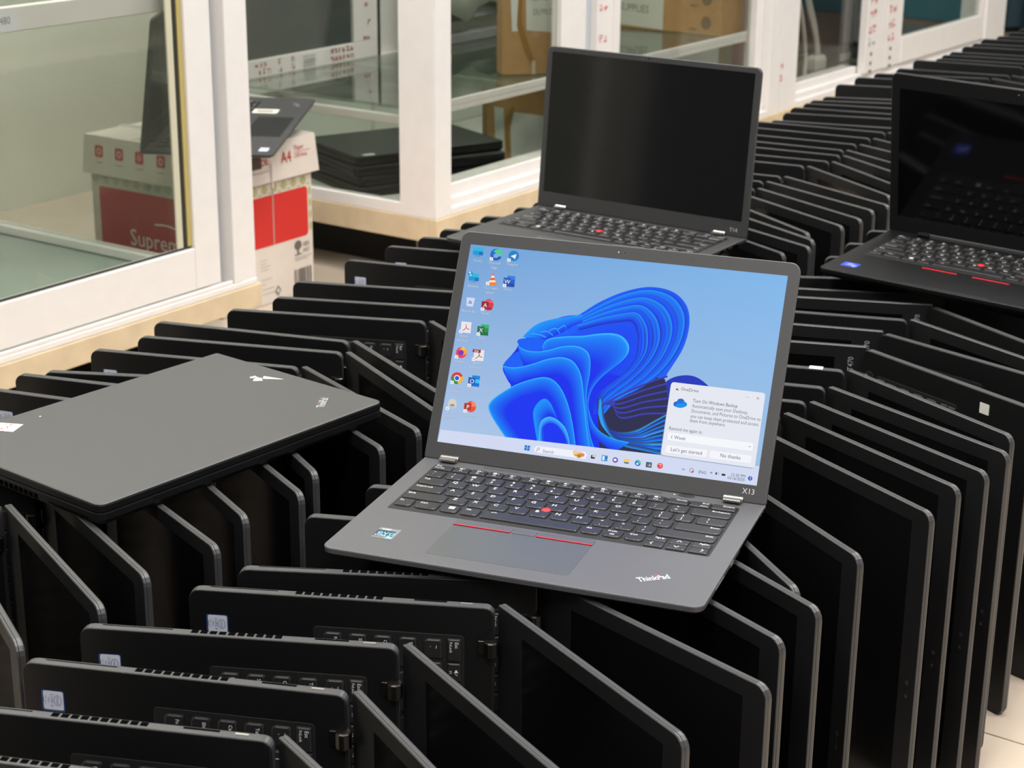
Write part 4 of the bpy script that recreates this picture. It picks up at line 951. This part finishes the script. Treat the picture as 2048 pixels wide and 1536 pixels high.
# inside the far cabinet
mo = unit('monitor', 'black monitor with white label on its foot in the far cabinet', 'monitor', 4.72, 2.14, .1662)
MB().bevbox(-.19, -.05, 0, .13, .09, .030, .006).obj('foot', BLACK, mo); MB().bevbox(-.17, .02, .0302, .11, .075, .26, .008).obj('screen_housing', BLACK, mo, Matrix.Rotation(rad(-6), 4, 'X'))
MB().bevbox(-.10, -.0512, .004, -.03, -.0502, .024, .0003).obj('foot_label', PAPER, mo); MB().bevbox(.04, -.02, .0302, .09, .02, .20, .008).obj('sleeve', mat('clear_sleeve', (.12, .12, .12), .2), mo)
ad = unit('power_adapter', 'pale grey power adapter with looped cable in the far cabinet', 'adapter', 4.44, 2.075, .1662)
MB().bevbox(-.03, -.02, 0, .03, .02, .045, .010).obj('brick', CABLE, ad)
P = smooth_line([(.0, 0, .045), (-.02, 0, .10), (-.05, .01, .18), (-.06, .02, .26), (-.09, .03, .30), (-.11, .02, .25), (-.10, 0, .15), (-.09, -.01, .06), (-.11, -.02, .004)], 6)
MB().tube(P, .0055, 8).obj('cable', CABLE, ad, None, True)
P = smooth_line([(.01, 0, .045), (.0, .01, .12), (-.03, .02, .2), (-.05, .03, .28), (-.08, .03, .33)], 6)
MB().tube(P, .0065, 8).obj('cable', CABLE, ad, None, True)
oc = unit('olive_carton', 'olive and white carton edge standing at the far cabinet post', 'carton', 4.30, 2.16, .1662)
MB().bevbox(-.03, -.05, 0, .09, .12, .17, .002).obj('body', mat('olive_print', srgb(176, 172, 110), .6), oc); MB().bevbox(-.032, -.052, .1702, .092, .122, .20, .002).obj('flap', BOXW, oc)
rc = unit('red_carton', 'dark red carton with round pale emblem behind the white cabinet post', 'carton', 4.15, 2.10, .1662)
MB().bevbox(-.05, -.03, 0, .06, .05, .40, .002).obj('body', mat('dull_red_print', srgb(158, 84, 70), .6), rc)
cv = Canvas(z=.0003).ring(.0, .09, .030, .036, .006, srgb(226, 200, 186)).disc(0, .07, .016, .014, srgb(214, 150, 140), 16); on_n(rc, 'emblem', cv, 4.15, 2.07, .27)

# cardboard boxes on the middle shelf
K1 = rad(-41.4)
k1 = unit('cardboard_box', 'narrow brown taped cardboard box with painted reflection of a paper note behind the front glass', 'box', 3.016, 2.104, .3322, K1)
MB().bevbox(0, 0, 0, .122, .05, .42, .003).obj('body', CARD, k1)
FK = FACE_N
mi = Canvas(z=.0004).poly([(.020, .090), (.032, .090), (.044, .34), (.008, .34)], srgb(214, 216, 210)).poly([(.050, .092), (.106, .086), (.112, .34), (.044, .34)], srgb(212, 214, 202))
mi.text('SUPPLIES', .104, .122, .017, srgb(120, 124, 116), 'LEFT', mirror=True, sx=.62).text('POWER', .104, .150, .019, srgb(120, 124, 116), 'LEFT', mirror=True, sx=.7)  # backward lettering paints in the reflection of the other box's note
mi.obj('paper_note', PRINT, k1, FK)
Canvas(z=.0008).poly([(.040, .34), (.048, .34), (.040, .11), (.058, .055), (.070, .020), (.064, .014), (.046, .050), (.030, .10)], srgb(150, 112, 56)).rect(.062, .002, .070, .030, srgb(206, 190, 160)).obj('tape', PRINT, k1, FK)
k3 = unit('cardboard_box', 'added brown cardboard box with torn paper label, standing in for a shelf reflection', 'box', 3.03, 2.15, .1337, K1)  # box added in place of the upper box's reflection in the shelf glass
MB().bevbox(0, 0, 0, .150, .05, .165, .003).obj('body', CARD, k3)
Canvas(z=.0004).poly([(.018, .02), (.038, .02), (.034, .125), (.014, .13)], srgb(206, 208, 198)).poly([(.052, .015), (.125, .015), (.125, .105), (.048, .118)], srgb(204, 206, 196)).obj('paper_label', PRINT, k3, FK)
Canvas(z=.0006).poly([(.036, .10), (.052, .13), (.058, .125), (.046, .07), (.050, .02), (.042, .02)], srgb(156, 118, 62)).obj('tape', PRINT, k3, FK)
k2 = unit('cardboard_box', 'wide brown cardboard box with handwritten supplies note, right of the stamped stile', 'box', 3.80, 2.26, .3322)
MB().bevbox(0, -.235, 0, .125, .20, .42, .003).obj('body', CARD, k2)
Yk = lambda n_: 2.26 - n_
cv = Canvas(z=.0004).poly([(Yk(2.34), .010), (Yk(2.182), .004), (Yk(2.180), .28), (Yk(2.34), .28)], srgb(206, 208, 192))
cv.text('POWER', Yk(2.232), .074, .026, srgb(100, 104, 96), 'RIGHT', sx=.8, rot=-.03).text('SUPPLIES', Yk(2.222), .040, .026, srgb(100, 104, 96), 'RIGHT', sx=.82, rot=-.03)
on_u(k2, 'paper_note', cv, 3.80, 2.26, .3322)
cv = Canvas(z=.0004)
for j in range(3): cv.disc(Yk(2.065), .03 + .055 * j, .014, .016, srgb(128, 108, 76), 12).rect(Yk(2.11), .01 + .055 * j, Yk(2.09), .016 + .055 * j, srgb(136, 114, 78))
on_u(k2, 'printed_marks', cv, 3.80, 2.26, .3322)
pb = unit('plastic_bag', 'crumpled white plastic bag hanging at the top behind the cabinet glass', 'bag', 3.42, 2.44, .40)
V = []; F = []; g = random.Random(3)
for i in range(13):
    for j in range(5): V.append((-.22 + i * .036, .012 * math.sin(i * 1.3 + j) , .0 + j * .08 + (.018 * math.sin(i * 1.1) if j == 0 else 0)))
for i in range(12):
    for j in range(4): F.append((i * 5 + j, i * 5 + 5 + j, i * 5 + 6 + j, i * 5 + 1 + j))
me = pymesh('plastic_bag_sheet', V, F, BAG); o = link('sheet', me, pb, None, None, True); sm_ = o.modifiers.new('t', 'SOLIDIFY'); sm_.thickness = .004
MB().bevbox(-.22, .02, -.02, .21, .03, .03, .003).obj('dark_hem', GREYM, pb)
gr_ = unit('metal_rail', 'grey aluminium rail lying behind the cabinet shelf', 'rail', 3.40, 2.46, .3325)
MB().bevbox(-.26, -.012, 0, .30, .012, .022, .002).obj('bar', GREYM, gr_)

# stack of closed laptops inside the corner cabinet
zz = .1337
for k in range(4):
    a = rad(-24 + (0, 2.0, -1.5, 1.2)[k]); du, dn = ((0, 0), (.006, -.003), (-.004, .004), (.0, .002))[k]
    M = RM @ Matrix.Translation((2.648 + du, 2.185 + dn, zz + .0116)) @ Matrix.Rotation(a, 4, 'Z')
    lab = ['closed black laptop, bottom one of the stack in the corner cabinet', 'closed black laptop, second from bottom in the cabinet stack', 'closed black laptop, second from top in the cabinet stack', 'closed black laptop, top one of the stack in the corner cabinet'][k]
    o = closed(M, lab, 'stack of closed laptops in the cabinet', 'closed_laptop'); zz += .0206
    if k == 3: Canvas(z=.00795).rect(.020, .005, .045, .020, srgb(226, 226, 216)).obj('white_label', PRINT, o)

# paper carton between the cabinets
pc = unit('paper_carton', 'white and red copy paper carton standing between the two glass cabinets', 'carton', 2.345, 2.305)
MB().bevbox(-.125, -.159, 0, .123, .155, .290, .002).obj('body', BOXW, pc)
V = [(-.134, -.168, .226), (.134, -.168, .226), (.134, .165, .226), (-.134, .165, .226), (-.129, -.163, .2955), (.129, -.163, .2955), (.129, .160, .2955), (-.129, .160, .2955)]
MB().add(V, [(3, 2, 1, 0), (4, 5, 6, 7), (0, 1, 5, 4), (1, 2, 6, 5), (2, 3, 7, 6), (3, 0, 4, 7)]).obj('lid', BOXW, pc)
red = srgb(214, 44, 38); olive = srgb(186, 186, 128); ink_ = srgb(110, 104, 100)
cv = Canvas(z=.0006); X = lambda u: u - 2.345
cv.rect(X(2.228), .108, X(2.454), .200, red, .008)
for i in range(9): cv.disc(X(2.235 + .026 * i), .212, .0075, .0085, olive, 14); cv.disc(X(2.248 + .026 * i), .2025, .0050, .003, olive, 12, 0, 180)
for i in range(4): cv.disc(X(2.4605), .190 - .022 * i, .0035, .008, olive, 12)
cv.rect(X(2.3585), .108, X(2.3615), .226, srgb(176, 160, 150))
cv.disc(X(2.424), .094, .010, .009, ink_, 14).rect(X(2.4215), .076, X(2.4265), .090, ink_).rect(X(2.414), .0755, X(2.434), .0775, ink_).text('100%', X(2.436), .0885, .0130, ink_, sx=.7).text('OFFSET', X(2.436), .0775, .0100, ink_, sx=.58).rect(X(2.414), .0700, X(2.461), .0708, ink_).rect(X(2.414), .0660, X(2.450), .0667, ink_)
gb = random.Random(2); xx = X(2.412)
while xx < X(2.455): wd = gb.choice((.0015, .003, .0045)); cv.rect(xx, .018, xx + wd, .049, ink_); xx += wd + gb.choice((.0015, .003))
for i, l_ in enumerate((.018, .014, .026, .020)): cv.rect(X(2.322), .084 - .006 * i, X(2.322) + l_, .0846 - .006 * i, srgb(150, 142, 136))
for i, l_ in enumerate((.030, .012, .034, .040)): cv.rect(X(2.322), .048 - .009 * i, X(2.322) + l_, .0487 - .009 * i, srgb(150, 142, 136))
cv.poly([(X(2.366), .031), (X(2.374), .021), (X(2.366), .011), (X(2.358), .021)], srgb(140, 132, 128)).poly([(X(2.366), .026), (X(2.370), .021), (X(2.366), .016), (X(2.362), .021)], srgb(226, 216, 206))
on_n(pc, 'front_print', cv, 2.345, 2.146, 0)
cv = Canvas(z=.0006); rt_ = srgb(196, 50, 48)
cv.text('A4', X(2.378), .254, .030, rt_, sx=.80).text('Paper', X(2.415), .2725, .0135, rt_, sx=.8).rect(X(2.414), .2685, X(2.458), .2692, rt_).text('2,500 sheets', X(2.414), .2590, .0110, rt_, sx=.62)
LM = lambda q: setattr(q, 'matrix_local', Matrix.Translation((0, -.1684, .226)) @ Matrix.Rotation(rad(-3.76), 4, 'X') @ Matrix.Translation((0, 0, -.226)) @ FACE_N)
LM(on_n(pc, 'paper_size_print', cv, 2.345, 2.1395, 0)); cv = Canvas(z=.0006)
cv.text('ce', X(2.345), .258, .024, rt_, 'RIGHT').rect(X(2.30), .254, X(2.326), .276, srgb(92, 70, 66)).rect(X(2.300), .246, X(2.345), .2470, srgb(190, 160, 150))
LM(on_n(pc, 'lid_print', cv, 2.345, 2.1395, 0))
cv = Canvas(z=.0006); Y = lambda n: 2.305 - n
cv.rect(Y(2.438), .090, Y(2.158), .203, srgb(190, 48, 52), .006)
for i in range(11): cv.disc(Y(2.446 - .026 * i), .216, .008, .007, srgb(190, 196, 170), 12)
cv.text('Supreme', Y(2.365), .104, .044, srgb(240, 232, 228), sx=.92)
cv.line(smooth_line([(Y(2.30), .150), (Y(2.27), .152), (Y(2.24), .146), (Y(2.21), .130)], 6), .003, srgb(240, 232, 228))
on_u(pc, 'side_print', cv, 2.219, 2.305, 0)
cv = Canvas(z=.0006)
for i, n_ in enumerate((2.427, 2.376, 2.325, 2.272)):
    cv.rect(Y(n_) - .0105, .257, Y(n_) + .0105, .279, srgb(196, 66, 64), .004); cv.rect(Y(n_) - .009, .247, Y(n_) + .009, .2485, srgb(150, 140, 132))
    [lambda: cv.ring(Y(n_), .268, .0055, .006, .0018, BWHT, 14), lambda: cv.disc(Y(n_), .268, .005, .006, BWHT, 6), lambda: cv.poly([(Y(n_) + .002, .275), (Y(n_) - .004, .267), (Y(n_), .267), (Y(n_) - .002, .261), (Y(n_) + .004, .269), (Y(n_), .269)], BWHT), lambda: cv.rect(Y(n_) - .005, .262, Y(n_) + .005, .273, BWHT)][i]() if False else cv.ring(Y(n_), .268, .0055, .006, .0018, srgb(232, 214, 208), 14 if i != 2 else 4)
o = on_u(pc, 'icon_print', cv, 2.21, 2.305, 0); o.matrix_local = Matrix.Translation((-.1335, 0, .226)) @ Matrix.Rotation(rad(3.76), 4, 'Y') @ Matrix.Translation((0, 0, -.226)) @ FACE_U
cv = Canvas(z=.0004).text('A4', -.10, -.02, .045, srgb(120, 120, 108), rot=rad(-90)).rect(-.02, -.04, .0, .10, srgb(190, 188, 176))
cv.obj('top_print', PRINT, pc, Matrix.Translation((-.02, .07, .2955)))
MB().bevbox(.004, -.1696, .215, .008, -.1690, .262, .0002).obj('clear_tape', mat('clear_tape', srgb(236, 226, 218), .15), pc)

# open laptop lying on the carton: it faces right
FLp = Vector((-.4059, 2.993, .306)); hd = (Vector((-.645, 3.0207, .306)) - FLp); yaw_ = math.atan2(hd.y, hd.x) - math.pi / 2
bl, bll, _ = lying('carton_laptop', 'black open laptop lying on the paper carton, lid seen through the glass', FLp, yaw_, 0, rad(-6.5), 1.74, .3366, .2325, .0098, .2290, .3094, .1741, .034, DARKGREY, BEZEL, LCD, S_krows, .0258, .0190, .0030, (.05, .269), HINGE)
link('touchpad', slab('touchpad', .100, .012, .215, .078, [(-.0001, 0), (.0003, .0004)], .002, BEZEL, 3), bl)
link('red_stripe', MB().bevbox(.112, .0800, .0002, .160, .0830, .0010, .0003).mesh('red_stripe', RED), bl)
Canvas(z=.00015).rect(.018, .014, .038, .030, srgb(196, 204, 226), .001).obj('processor_sticker', PRINT, bl)
cv = Canvas(z=.00015).rect(.236, .050, .262, .100, srgb(232, 230, 214), .003).rect(.244, .060, .254, .090, srgb(150, 150, 140)); cv.obj('white_label', PRINT, bl)
link('logo', LOGO_S, bl, Matrix.Translation((.285, .016, .0001)) @ Matrix.Rotation(rad(36), 4, 'Z'))
# dark teal curtain panels at the far end
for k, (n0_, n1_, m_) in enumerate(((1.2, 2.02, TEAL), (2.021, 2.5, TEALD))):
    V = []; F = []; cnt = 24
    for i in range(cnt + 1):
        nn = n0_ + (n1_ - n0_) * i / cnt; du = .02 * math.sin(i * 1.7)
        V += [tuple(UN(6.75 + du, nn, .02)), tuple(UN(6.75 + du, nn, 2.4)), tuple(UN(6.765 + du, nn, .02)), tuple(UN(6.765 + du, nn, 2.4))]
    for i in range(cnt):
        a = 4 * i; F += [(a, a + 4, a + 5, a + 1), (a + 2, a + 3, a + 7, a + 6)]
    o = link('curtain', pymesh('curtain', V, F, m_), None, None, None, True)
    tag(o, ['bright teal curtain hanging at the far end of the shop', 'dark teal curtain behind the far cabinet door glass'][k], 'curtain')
